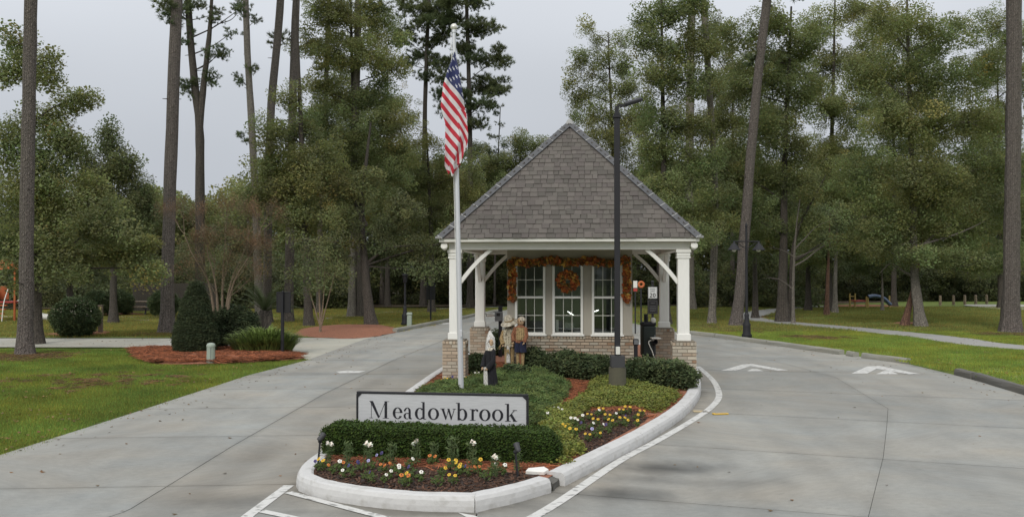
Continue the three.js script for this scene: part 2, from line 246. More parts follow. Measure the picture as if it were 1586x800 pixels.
// ---------- trees ----------
// trunk: pixel points from base up at that depth; blobs: [px, py, rx, ry, weight] leaf masses in pixels at that depth
function tree(o) {
  const f = rng(o.seed ?? Math.round(o.trunk[0][0] * 7 + o.depth * 13)), base = W3(o.trunk[0][0], o.trunk[0][1], o.depth); base.y = o.ground ?? 0;
  const root = thing(o.name, o.label, 'tree', base.toArray(), 0, o.group);
  const loc = (px, py, dz = 0) => W3(px, py, o.depth).sub(base).add(V(0, 0, dz)), k = o.depth / F;
  const stems = [o.trunk, ...(o.stems ?? [])], tg = [], spine = [];
  stems.forEach((st, si) => {
    const raw = st.map(([px, py], i) => (i || si ? loc(px, py) : V(0, -0.1, 0))), pts = smooth(raw, 22); if (!si) spine.push(...pts);
    const n = pts.length, th = st.thin ?? 0.3, r0 = o.r * (si ? th : 1), r1 = (o.r1 ?? o.r * 0.7) * (si ? th * 0.6 : 1);
    tg.push(tube(pts, pts.map((p, i) => { const t = i / (n - 1); return lerp(r0, r1, t) * (si ? 1 : 1 + 0.55 * Math.exp(-Math.max(0, p.y) / (o.r * 1.6))) }), 14, 0.9, 0.12, si + o.depth));
  });
  part('trunk', tg, o.bark ?? M.bark, root);
  const list = [], bg = [], kind = o.kind ?? 'broad', sz = { broad: 0.5, far: 0.8, pine: 0.42, fine: 0.45 }[kind] ?? 0.5;
  for (const [px, py, rx, ry, wgt = 1] of o.blobs ?? []) {
    const dz = (f() - 0.35) * rx * k * 1.3, c = loc(px, py, dz), X = rx * k, Y = ry * k, Z = X * 0.85;
    // limb from the trunk to the middle of the mass
    const from = spine.reduce((a, p) => { const q = Math.abs(p.y - Math.max(2.6, c.y - 0.5 * Math.hypot(c.x - p.x, c.z - p.z))); return q < a[0] ? [q, p] : a; }, [1e9, spine[0]])[1];
    const mid = from.clone().lerp(c, 0.5).add(V((f() - 0.5) * X * 0.4, -0.03 * from.distanceTo(c) + (f() - 0.3) * 0.3, (f() - 0.5) * 0.6)), lr = Math.min(o.r * 0.3, 0.018 + 0.009 * from.distanceTo(c));
    if (from.distanceTo(c) > 0.4) bg.push(tube(smooth([from, mid, c], 6), [0, 1, 2, 3, 4, 5, 6].map((i) => lr * (1 - i * 0.11)), 5));
    const area = Math.PI * X * Y, n = Math.max(4, Math.round((o.density ?? 5.5) * wgt * area * (0.5 / sz) ** 2 * 1.05 + 3)), tw = Math.min(9, 3 + Math.round(area / 2)), ends = [];
    for (let i = 0; i < tw; i++) { const t = f() * 6.283, u = f() * 2 - 1, s = Math.sqrt(1 - u * u), e = c.clone().add(V(X * 0.85 * s * Math.cos(t), Y * 0.85 * u, Z * 0.85 * s * Math.sin(t))); ends.push(e); bg.push(tube([c, c.clone().lerp(e, 0.5).add(V(0, (f() - 0.5) * 0.3, 0)), e], [lr * 0.4, lr * 0.28, 0.008], 4)); }
    const tone = rr(0.88, 1.14, f), wm = rr(-0.08, 0.08, f) + (o.warm ?? 0);
    for (let i = 0; i < n; i++) { // leaves keep to the twigs: two in three near a twig, the rest anywhere in the mass
      let p; if (f() < 0.42) { const e = ends[Math.floor(f() * tw)]; p = c.clone().lerp(e, rr(0.25, 1.12, f)).add(V((f() - 0.5) * X * 0.55, (f() - 0.5) * Y * 0.5, (f() - 0.5) * Z * 0.55)); }
      else { const t = f() * 6.283, u = f() * 2 - 1, s = Math.sqrt(1 - u * u), r = Math.sqrt(f()); p = c.clone().add(V(X * r * s * Math.cos(t), Y * r * u, Z * r * s * Math.sin(t))); }
      list.push([p, rr(0.65, 1.25, f) * (o.spray ?? 1), tone * rr(0.75, 1.25, f), wm + rr(-0.08, 0.1, f) + (f() < 0.015 ? 0.3 : 0)]);
    }
  }
  if (kind === 'pine') for (let i = 0; i < 9; i++) { const p = spine[2 + Math.floor(f() * (spine.length - 6))], a = f() * 6.283, l = o.r * rr(1.1, 1.9, f); bg.push(tube([p, p.clone().add(V(Math.cos(a) * l, l * rr(-0.1, 0.3, f), Math.sin(a) * l))], [o.r * 0.13, 0.012], 5)); }
  if (bg.length) part('branches', bg, o.bark ?? M.bark, root);
  if (list.length) scatter('crown', SP[kind][Math.floor(f() * SP[kind].length)], o.leaf ?? L.broad, list, root, o.depth * 31);
  return root;
}
// a shrub: shell of small sprays round dark branches. w, h, t in metres
function shrubAt(name, label, category, pos, w, h, t, shape, kind, mat, n, group, turn = 0, opt = {}) {
  const root = thing(name, label, category, pos, turn, group), f = rng(Math.round(pos[0] * 100 + pos[2] * 37) + n), list = [], sz = { box: 0.085, shrub: 0.15, needle: 0.14, bush: 0.17 }[kind], ss = opt.spray ?? 1;
  for (let i = 0; i < n; i++) {
    let p; const a = f() * 6.283, r = lerp(0.62, 1, Math.sqrt(f()));
    if (shape === 'cone') { const v = 1 - Math.sqrt(1 - f() * 0.995), rad = (1 - v) ** 0.72 * Math.min(1, 0.72 + v * 1.6); p = V(Math.cos(a) * rad * r * w / 2, v * h, Math.sin(a) * rad * r * t / 2); }
    else if (shape === 'box') { const fc = f(); let x = f() * 2 - 1, y = f(), z = f() * 2 - 1; if (fc < 0.42) z = 1 - f() * f() * 0.35; else if (fc < 0.55) z = -1 + f() * 0.2; else if (fc < 0.85) y = 1 - f() * f() * 0.3; else x = (f() < 0.5 ? -1 : 1) * (1 - f() * 0.12); const e = 1 - 0.12 * Math.max(0, y - 0.8) * 5 * 0.3; p = V(x * w / 2 * e, y * h, z * t / 2 * e); }
    else { const u = lerp(opt.low ?? -0.75, 1, f()), s = Math.sqrt(1 - u * u); p = V(Math.cos(a) * s * r * w / 2, h * (0.5 + 0.5 * u * r), Math.sin(a) * s * r * t / 2); }
    const k = 1 + (opt.lump ?? 0.16) * n3(p.x * 2.2 + pos[0] * 3, p.y * 2.2, p.z * 2.2 + pos[2]); p.x *= k; p.z *= k; p.y *= 1 + (k - 1) * 0.6;
    list.push([p, rr(0.7, 1.3, f) * ss, rr(0.7, 1.3, f), rr(-0.1, 0.12, f)]);
  }
  scatter('foliage', SP[kind][n % 2], mat, list, root, n);
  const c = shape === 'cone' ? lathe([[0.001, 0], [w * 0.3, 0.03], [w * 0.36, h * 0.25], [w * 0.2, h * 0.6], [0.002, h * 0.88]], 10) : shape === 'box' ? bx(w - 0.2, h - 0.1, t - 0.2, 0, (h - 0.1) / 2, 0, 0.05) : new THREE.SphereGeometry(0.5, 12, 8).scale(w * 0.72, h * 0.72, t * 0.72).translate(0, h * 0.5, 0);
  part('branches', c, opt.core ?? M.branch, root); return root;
}
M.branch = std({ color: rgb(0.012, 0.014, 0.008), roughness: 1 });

// ---------- ground, roads, lawns ----------
const roadL = piecewise([[2, -7.1], [12, -6.8], [15.5, -6.56], [21.4, -6.24], [25, -5.7], [28, -5.6], [33, -5.4], [35.5, -4.95], [37.5, -4.55], [59, -0.55], [85, 6]]);
const roadR = piecewise([[2, 12.5], [14, 10.4], [18, 10.25], [21.4, 10.5], [24.5, 10.55], [27.1, 9.8], [31.4, 8.7], [35.4, 7.0], [45, 5.6], [59, 5.2], [85, 10]]);
const roadMid = piecewise([[2, -0.2], [9, -0.36], [30, 1.4], [59, 2.6], [85, 8]]);
const crackL = piecewise([[2, -4.1], [8.8, -4.05], [9.2, -3.9], [12.6, -3.9], [18, -3.76], [25, -3.3], [35, -2.2], [59, 1.0], [85, 7]]);
const crackR = piecewise([[2, 1.2], [7.5, 2.9], [8.9, 3.48], [12, 4.9], [16.15, 6.7], [21, 7.5], [25, 7.2], [35, 4.9], [59, 3.9], [85, 9]]);
const sideNear = piecewise([[-60, 30], [-12.4, 29.5], [-8, 28.6], [-6.3, 26.6], [-5.7, 25.2], [-5.2, 25]]), sideFar = piecewise([[-60, 34], [-12.2, 33.5], [-7.75, 33.9], [-6, 33.5], [-5.3, 34.2]]);
struct('ground', sheet([[-700, -150], [700, -150], [700, 900], [-700, 900]], -0.045), M.grass);
const leftEdge = [[-0.9, 28.5], [-1.66, 22.4], [-1.95, 19.1], [-2.35, 13], [-2.5, 11], [-2.46, 10.35], [-2.36, 10.02]];
const noseA = [[-2.36, 10.02], [-2.12, 9.74], [-1.75, 9.48], [-1.34, 9.28], [-0.9, 9.16], [-0.38, 9.12]], noseB = [[-0.36, 9.13], [0.05, 9.5], [0.43, 9.94]];
const rightEdge = [[0.6, 10.24], [1.2, 11.43], [2.01, 13.09], [2.9, 15.2], [3.63, 17.5], [4.2, 20.2], [4.6, 22.6], [4.85, 25], [4.9, 27.5], [4.6, 28.8], [3.8, 29.4], [2, 29.6], [0, 29.4], [-0.9, 28.5]];
const stains = [[1.95, 11.2, 0.8, 0.5, 0.75], [1.15, 9.85, 0.75, 0.4, 0.65], [1.6, 10.6, 0.6, 0.25, 0.4], [3.55, 18.4, 0.5, 0.8, 0.45], [2.6, 15.3, 0.25, 2.2, 0.3], [1.3, 12, 0.2, 1.6, 0.35], [-3, 9.6, 0.9, 0.4, 0.3], [-3.5, 12, 0.8, 1.6, 0.12], [0.2, 9.3, 0.8, 0.3, 0.25], [2.4, 10.4, 1.1, 0.25, 0.25], [2.3, 12.2, 0.9, 0.3, 0.2], [-1.4, 9.1, 1.5, 0.12, 0.3], [7.5, 14.2, 2, 0.25, 0.1], [4.3, 19.5, 0.4, 1.5, 0.2], [-5, 21.7, 2, 0.3, 0.18], [8, 22.2, 2.4, 0.3, 0.16]];
let gutter = [], dirtLines = [];
function slabColour(x, d, tone) {
  let k = tone * (1 + 0.13 * fbm(x * 0.35 + 3, d * 0.2, 4) + 0.08 * fbm(x * 1.5, d * 0.5 + 40, 3) + 0.07 * n2(x * 1.6 - d * 0.15, d * 0.07 + 9)), w = 0.05 * fbm(x * 0.3 + 60, d * 0.3, 3);
  for (const [sx, sd, rx, rd, a] of stains) { const q = Math.hypot((x - sx) / rx, (d - sd) / rd) + 0.35 * fbm(x * 1.8, d * 1.8, 3); k *= 1 - a * clamp(1.15 - q) ** 1.2; }
  { const t1 = x < crackL(d) ? x - lerp(roadL(d), crackL(d), 0.42) : x < roadMid(d) ? x - crackL(d) - 0.55 : x < crackR(d) ? x - crackR(d) + 1.0 : x - crackR(d) - 0.9; k *= 1 - 0.07 * Math.exp(-((t1 / 0.28) ** 2)) * (0.7 + 0.5 * n2(d * 0.4, x)); }
  if (x > crackL(d) && x < roadMid(d) && d < 26) { k *= 0.93 + 0.08 * n2(x, d * 0.3); w += 0.025; }
  if (d < 30) { let m = 9; for (const [a, b] of gutter) m = Math.min(m, Math.hypot(a - x, b - d)); k *= 1 - 0.32 * clamp(1.1 - m / (0.16 + 0.1 * n2(x * 2, d * 2))); w += 0.04 * clamp(1.2 - m / 0.5); }
  for (const jd of dirtLines) { const m = Math.abs(jd(x, d)); k *= 1 - 0.1 * clamp(1 - m / 0.12); }
  return [k * (1 + w), k, k * (1 - w)];
}
const road = structGroup('road');
part('road_base', sheet([[-8, 1], [13, 1], [13, 20], [10.7, 26], [7, 35.5], [7, 60], [10, 84], [5.5, 84], [-0.7, 59], [-5, 37], [-5.6, 34], [-60, 34], [-60, 30], [-12, 29.7], [-6.3, 26.6], [-6, 25], [-7, 12]], -0.03), M.roadBase, road);
function slab(left, right, a, b, tone, uc = 34, vc = 22, gap = 0.01) {
  const gl = left === crackR ? 0.003 : 0.007, gr = right === crackR ? 0.003 : 0.007;
  const pos = [], uv = [], col = [], idx = [];
  for (let j = 0; j <= vc; j++) for (let i = 0; i <= uc; i++) {
    let v = j / vc, d = 0, x = 0; for (let it = 0; it < 4; it++) { x = lerp(left(d) + gl, right(d) - gr, i / uc); d = lerp(a(x) + gap, b(x) - gap, v); }
    const e = i === 0 || j === 0 || i === uc || j === vc ? -0.004 : 0; pos.push(x, e, -d); uv.push(x, d); col.push(...slabColour(x, d, tone));
  }
  const w = uc + 1; for (let j = 0; j < vc; j++) for (let i = 0; i < uc; i++) { const p = j * w + i; idx.push(p, p + 1, p + w, p + 1, p + w + 1, p + w); }
  const ring = []; for (let i = 0; i <= uc; i++) ring.push(i); for (let j = 1; j <= vc; j++) ring.push(j * w + uc); for (let i = uc - 1; i >= 0; i--) ring.push(vc * w + i); for (let j = vc - 1; j > 0; j--) ring.push(j * w);
  const s = pos.length / 3; ring.forEach((p) => { pos.push(pos[p * 3], -0.04, pos[p * 3 + 2]); uv.push(uv[p * 2], uv[p * 2 + 1]); col.push(col[p * 3], col[p * 3 + 1], col[p * 3 + 2]); });
  ring.forEach((p, i) => { const n = (i + 1) % ring.length; idx.push(p, s + i, ring[n], ring[n], s + i, s + n); });
  const g = new THREE.BufferGeometry(); g.setAttribute('position', new THREE.Float32BufferAttribute(pos, 3)); g.setAttribute('uv', new THREE.Float32BufferAttribute(uv, 2)); g.setAttribute('color', new THREE.Float32BufferAttribute(col, 3)); g.setIndex(idx); return creased(g);
}
const jl = [[2.5, 0.05], [7.2, 0.07], [10.25, 0.07], [13.4, 0.07], [16.25, 0.07], [18.9, 0.06], [21.5, 0.04], [25, 0.02], [29, 0], [33.5, 0], [38, 0], [45, 0], [59, 0], [84, 0]].map(([d, m]) => (x) => d + m * (x + 4));
const jr = [[2, -0.3, 0], [6.6, -0.3, 0.2], [9.94, -0.33, 0.53], [12.77, -0.365, 1.99], [15.7, -0.346, 3.22], [18.8, -0.32, 4.5], [22.5, -0.2, 5.1], [26, -0.12, 5.5], [30, -0.05, 6], [34, 0, 6], [38, 0, 6], [45, 0, 5], [59, 0, 5], [84, 0, 5]].map(([d, m, x0]) => (x) => d + m * (x - x0));
const tone = rng(5);
dirtLines = [...jl.slice(1, 8).map((f) => (x, d) => (x < roadMid(d) ? d - f(x) : 9)), ...jr.slice(1, 8).map((f) => (x, d) => (x > roadMid(d) ? d - f(x) : 9)), (x, d) => (x - crackL(d)), (x, d) => (x - crackR(d))];
gutter = [...spline2(leftEdge, 60), ...spline2(noseA, 30), ...spline2(noseB, 12), ...spline2(rightEdge, 90)];
for (let k = 0; k + 1 < jl.length; k++) { part('slab', slab(roadL, crackL, jl[k], jl[k + 1], rr(0.98, 1.1, tone)), M.slab, road); part('slab', slab(crackL, roadMid, jl[k], jl[k + 1], rr(0.9, 1.02, tone)), M.slab, road); }
for (let k = 0; k + 1 < jr.length; k++) { part('slab', slab(roadMid, crackR, jr[k], jr[k + 1], rr(0.93, 1.03, tone)), M.slab, road); part('slab', slab(crackR, roadR, jr[k], jr[k + 1], rr(0.95, 1.05, tone)), M.slab, road); }
{ const near = (x) => (x) , steps = [-60, -32, -24, -18, -12.4, -8.6, -5.2];
  for (let k = 0; k + 1 < steps.length; k++) { const a = steps[k], b = steps[k + 1], pos = []; // side street slabs: x is the lane's length here
    const poly = []; for (let i = 0; i <= 6; i++) { const x = lerp(a + 0.01, b - 0.01, i / 6); poly.push([x, sideNear(x)]); } for (let i = 6; i >= 0; i--) { const x = lerp(a + 0.01, b - 0.01, i / 6); poly.push([x, sideFar(x)]); }
    const g = sheet(poly, -0.006); tint(g, 1.45 + 0.06 * (k % 2), 1.42 + 0.06 * (k % 2), 1.38); part('slab', g, M.slab, road); } }

// ---------- painted lines ----------
const P = (list) => list.map(([x, y]) => G(x, y, 0.005));
const lines = structGroup('road_markings');
part('marking', ribbon(spline2(P([[815, 806], [868, 775], [960, 713], [1020, 681], [1075, 649], [1103, 629], [1114, 612], [1107, 592], [1093, 577], [1081, 567]]), 60), 0.125, 0.005), M.paint, lines);
part('marking', ribbon(P([[360, 820], [385, 797], [447, 751]]), 0.12, 0.005), M.paint, lines);
part('marking', ribbon(spline2(P([[446, 762], [499, 776], [548, 789], [590, 800], [650, 815]]), 16), 0.1, 0.008), M.paint, lines);
part('marking', ribbon(P([[405, 791], [450, 800.5], [500, 812]]), 0.1, 0.008), M.paint, lines);
part('marking', sheet(P([[709, 793], [736, 798], [745, 803], [722, 800]]), 0.005), M.paint, lines);
for (const [o, i] of [[[[1117, 573.5], [1150, 564], [1165, 563], [1222, 573], [1205, 573.5], [1163, 566.5], [1140, 573.5]], [[1156, 574.5], [1165, 571], [1174, 571.2], [1183, 574.5]]], [[[1319, 578], [1344, 567], [1362, 566.2], [1427, 579], [1408, 579], [1358, 570.5], [1344, 578]], [[1357, 579], [1370, 573.8], [1380, 574], [1392, 579]]]]) { part('marking', sheet(P(o), 0.005), M.paint, lines); part('marking', sheet(P(i), 0.005), M.paint, lines); }
part('marking', sheet(P([[520, 575], [538, 573.5], [566, 574], [556, 577], [526, 577.5]]), 0.005), M.paint, lines);
part('marking', sheet(P([[672, 501], [690, 499.5], [706, 500.5], [688, 502]]), 0.005), M.paint, lines);
{ const [x, d] = G(1116, 641.5), t = thing('road_reflector', 'small worn yellow raised road reflector beside the white edge line', 'reflector', [x, 0, -d], 0.2); part('body', bx(0.27, 0.022, 0.1, 0, 0.014, 0, 0.008), M.yellow, t); part('lens', bx(0.2, 0.008, 0.04, 0, 0.029, 0.02, 0.002), M.fadedYellow, t);
  const [x2, d2] = G(1085, 637); const p = tag(part(numbered('paint_patch'), sheet([[x2 - 0.13, d2 - 0.1], [x2 + 0.13, d2 - 0.13], [x2 + 0.12, d2 + 0.1], [x2 - 0.11, d2 + 0.12]], 0.005), M.fadedYellow, scene), 'faded yellow paint patch between island kerb and white edge line', 'paint patch'); p.userData.kind = 'structure'; delete p.userData.category; }

// ---------- island kerb and beds ----------
const SOIL = 0.13;
const kerb = structGroup('island_kerb');
const cut = (path, n, g = 0.012) => { const s = spline2(path, n * 12), out = []; for (let k = 0; k < n; k++) out.push(s.slice(k * 12, k * 12 + 13).map((p, i, a) => i === 12 ? [lerp(p[0], a[11][0], g * 4), lerp(p[1], a[11][1], g * 4)] : p)); return out; };
cut(leftEdge, 7).forEach((p, i) => part('kerb_stone', kerbStone(p.slice().reverse(), 0.19, 0.15, 0.003, i), M.kerbWhite, kerb));
part('kerb_stone', kerbStone(spline2(noseA, 30).reverse(), 0.2, 0.16, 0.0035, 20), M.kerbWhite, kerb);
part('kerb_stone', kerbStone(spline2(noseB, 14).reverse(), 0.2, 0.155, 0.0035, 21), M.kerbWhite, kerb);
cut(rightEdge, 9).forEach((p, i) => part('kerb_stone', kerbStone(p.slice().reverse(), 0.23, 0.15, 0.0035, 30 + i), M.kerbWhite, kerb));
part('kerb_stone', kerbStone([[0.55, 10.3], [0.5, 10.16], [0.44, 10.02]], 0.16, 0.1, 0.025, 50), M.kerbDark, kerb);
const inset = (path, k) => path.map((p, i) => { const a = path[Math.max(0, i - 1)], b = path[Math.min(path.length - 1, i + 1)], dx = b[0] - a[0], dd = b[1] - a[1], l = Math.hypot(dx, dd); return [p[0] - dd / l * k, p[1] + dx / l * k]; });
const outline = [...inset(spline2(leftEdge, 20), 0.12), ...inset(spline2(noseA, 16), 0.14), ...inset(spline2(noseB, 8), 0.12), ...inset(spline2(rightEdge, 40), 0.15)];
struct('planting_bed', sheet(outline, SOIL - 0.02), M.mulch);
const I = (px, py, h = SOIL) => G(px, py, h);
const noseBed = [...inset(spline2(leftEdge, 40), 0.13).slice(-6), ...inset(spline2(noseA, 16), 0.15), ...inset(spline2(noseB, 8), 0.14), [0.3, 10.35], [-0.9, 10.62], [-2.28, 11.0]];
const flowerBed = [I(884, 695), I(868, 662), I(905, 636), I(985, 633), I(1006, 642), I(998, 651), I(945, 680), I(912, 702)];
struct('bark_bed', sheet(noseBed, SOIL - 0.014), M.barkMulch); struct('bark_bed', sheet(flowerBed, SOIL - 0.014), M.barkMulch);
const strawZone = [...inset(spline2(leftEdge, 20), 0.3), [0.2, 10.6], [0.75, 10.6], ...inset(spline2(rightEdge, 40), 0.34)];
const chip = new THREE.BoxGeometry(0.034, 0.008, 0.013), chips = [], straw = [], cf = rng(40);
for (let i = 0; i < 30000 && chips.length < 7000; i++) { const x = rr(-2.4, 3.4, cf), d = rr(9.2, 16.5, cf); if ((inside(noseBed, x, d) && (d < 10.2 || x < 0.15)) || inside(flowerBed, x, d)) chips.push([V(x, SOIL - 0.01 + cf() * 0.014, -d), rr(0.5, 1.5, cf), rr(0.5, 2.2, cf), rr(0, 0.25, cf)]); }
const strawGeo = (() => { const g = [], f = rng(3); for (let i = 0; i < 26; i++) { const a = bx(0.17, 0.003, 0.004, 0, 0, 0, 0); a.rotateZ((f() - 0.5) * 0.35); a.rotateY(f() * 6.28); a.translate((f() - 0.5) * 0.2, f() * 0.025, (f() - 0.5) * 0.2); g.push(tint(a, ...[[1, 1, 1], [1.5, 1.3, 1.1], [0.6, 0.55, 0.5]][i % 3])); } return mg(g); })();
const strawMat = std({ color: rgb(0.3, 0.12, 0.062), vertexColors: true, roughness: 1 });
for (let i = 0; i < 30000 && straw.length < 2600; i++) { const x = rr(-2.5, 4.8, cf), d = rr(9.6, 23, cf); if (inside(strawZone, x, d) && !inside(noseBed, x, d) && !inside(flowerBed, x, d)) straw.push([V(x, SOIL - 0.012, -d), rr(0.8, 1.4, cf), rr(0.6, 1.3, cf)]); }
const bedL = [G(203, 543), G(216, 537.5), [-10.6, 28.9], [-8.6, 28.3], [-7.2, 27.5], [-6.2, 26.4], [-5.95, 25.5], G(440, 557), G(380, 561), G(300, 563.5), G(240, 562), G(212, 553)], bedL2 = [G(455, 519), G(540, 524), G(600, 517), G(617, 510), G(590, 503), G(530, 503), G(470, 508)];
const mound = (poly, h, seed) => { const c = poly.reduce((a, p) => [a[0] + p[0] / poly.length, a[1] + p[1] / poly.length], [0, 0]), out = spline2([...poly, poly[0]], 40), pos = [], uv = [], idx = []; const R = [1, 0.92, 0.8, 0.55, 0.25], H = [-0.04, 0.3, 0.6, 0.9, 1];
  R.forEach((r, j) => out.forEach(([x, d]) => { const X = lerp(c[0], x, r * (1 + (j === 0 ? 0.05 * n2(x * 2, d * 2) : 0))), D = lerp(c[1], d, r); pos.push(X, H[j] * h + 0.02 * n2(X * 2, D * 2 + seed), -D); uv.push(X, D); })); const w = out.length; for (let j = 0; j < 4; j++) for (let i = 0; i < w - 1; i++) { const a = j * w + i; idx.push(a, a + 1, a + w, a + 1, a + w + 1, a + w); } pos.push(c[0], h, -c[1]); uv.push(...c); for (let i = 0; i < w - 1; i++) idx.push(4 * w + i, 4 * w + i + 1, 5 * w);
  const g = new THREE.BufferGeometry(); g.setAttribute('position', new THREE.Float32BufferAttribute(pos, 3)); g.setAttribute('uv', new THREE.Float32BufferAttribute(uv, 2)); g.setIndex(idx); g.computeVertexNormals(); return g; };
struct('mulch_bed', mound(bedL, 0.1, 1), M.mulch); struct('mulch_bed', mound(bedL2, 0.1, 2), M.mulch);
for (const [x, y, r] of [[118, 517, 1.3], [155, 488, 1.5], [192, 487, 1.3], [1405, 502, 1.1], [1340, 474, 3], [152, 515, 0.5]]) { const [a, d] = G(x, y, x > 900 ? 0.08 : 0); struct('mulch_bed', mound([0, 1, 2, 3, 4, 5, 6, 7].map((k) => [a + r * Math.cos(k * 0.785), d + r * 0.8 * Math.sin(k * 0.785)]), (x > 900 ? 0.1 : 0) + 0.07, x), M.mulch); }
for (let i = 0; i < 9000 && straw.length < 3800; i++) { const x = rr(-12.6, -5.9, cf), d = rr(24.2, 28.6, cf); if (inside(bedL, x, d)) straw.push([V(x, 0.03 + 0.07 * cf(), -d), rr(1, 2, cf), rr(0.6, 1.3, cf)]); }
const stuff = (o, label, category) => { o.userData.kind = 'stuff'; o.name = numbered(o.name); return tag(o, label, category); };
stuff(scatter('bark_chips', chip, std({ color: rgb(0.05, 0.03, 0.02), roughness: 1 }), chips, scene, 5), 'dark brown bark chips round the pansies in the island beds', 'bark chips');
stuff(scatter('pine_straw', strawGeo, strawMat, straw, scene, 6, true), 'rusty red pine straw mulch under the shrubs and beds', 'pine straw');

// ---------- right lawn, kerb, paths ----------
const LAWN = 0.1, rightLine = resample([[13, 10], [11.4, 16], [10.4, 18.2], [10.65, 21.4], [10.7, 24.5], [9.95, 27.1], [8.85, 31.4], [7.15, 35.4], [5.75, 45], [5.35, 59], [9, 75]], 1.5);
struct('lawn', sheet([...rightLine.map(([x, d]) => [x + 0.1, d]), [60, 75], [200, 75], [200, 10]], LAWN - 0.03), M.grass);
struct('lawn', sheet([...resample([[-45, 34.3], [-12.2, 33.8], [-7.75, 34.2], [-6, 33.8], [-5.35, 34.5], [-4.95, 36], [-4.65, 37.8], [-0.65, 59], [2, 72]], 2), [-45, 75]], -0.012), M.grass);
struct('forest_floor', sheet([[-300, 61], [-45, 58], [-25, 60], [-3, 63], [4, 72], [14, 62], [24, 68], [34, 76], [60, 77], [300, 70], [300, 300], [-300, 300]], 0.09), M.litter);
{ const a = rightLine.filter((p) => p[1] < 46), pos = [], idx = []; a.forEach(([x, d]) => pos.push(x + 0.1, LAWN - 0.03, -d, x - 0.12, -0.035, -d)); for (let i = 0; i < a.length - 1; i++) idx.push(2 * i, 2 * i + 2, 2 * i + 1, 2 * i + 1, 2 * i + 2, 2 * i + 3); const g = new THREE.BufferGeometry(); g.setAttribute('position', new THREE.Float32BufferAttribute(pos, 3)); g.setIndex(idx); g.computeVertexNormals(); const uv = []; for (let i = 0; i < pos.length; i += 3) uv.push(pos[i], pos[i + 2]); g.setAttribute('uv', new THREE.Float32BufferAttribute(uv, 2)); struct('lawn_edge', g, M.grass); }
const kerbR = structGroup('road_kerb');
const stone = (a, b, mat, h = 0.14, seed = 1) => { const path = resample([G(...a), G(...b)], 0.5).reverse(); part('kerb_stone', kerbStone(path.map(([x, d]) => [x, d]), 0.18, h, 0.012, seed), mat, kerbR); };
[[[1060, 517], [1106, 522]], [[1107.5, 522.2], [1186, 533]], [[1188, 533.2], [1300, 549]], [[1310, 550.5], [1322, 552.5]], [[1334, 554], [1403, 563]]].forEach(([a, b], i) => stone(a, b, M.kerbGrey, 0.14, i));
stone([1478, 580], [1503, 586.5], M.kerbDark, 0.15, 8); stone([1507, 587], [1598, 615], M.kerbDark, 0.15, 9); stone([1600, 616], [1700, 660], M.kerbDark, 0.15, 10);
{ const left = [[619, 514], [660, 506], [700, 498], [740, 489.5], [780, 482]]; for (let i = 0; i < 4; i++) { const p = resample([G(...left[i]), G(...left[i + 1])], 1); part('kerb_stone', kerbStone(p.map(([x, d]) => [x, d]).reverse(), 0.2, 0.15, 0.012, 60 + i).translate(-0.1, 0, 0), M.kerbGrey, kerbR); } }
const pathC = spline2([[22, 22], [16, 28.2], [15.4, 32.9], [14.3, 37.9], [13, 41.8], [12.1, 45.4], [13.2, 50], [16.5, 57], [22, 64]], 60);
struct('footpath', ribbon(pathC, 1.7, LAWN - 0.012), M.path);
struct('footpath', ribbon(spline2([[-30, 50], [-18, 50], [-11.5, 47.5], [-9, 52], [-5, 61], [-1, 66]], 40), 1.7, 0.0), M.lightPath);
struct('footpath', ribbon(spline2([[-60, 46], [-30, 46], [-20.5, 46.4], [-18, 47]], 20), 0.8, -0.004), M.lightPath);
struct('driveway', sheet([G(1493, 473, 0.1), G(1560, 480, 0.1), [40, 54], [60, 54], [60, 64], [33.5, 66.5]], LAWN + 0.02), M.lightPath);

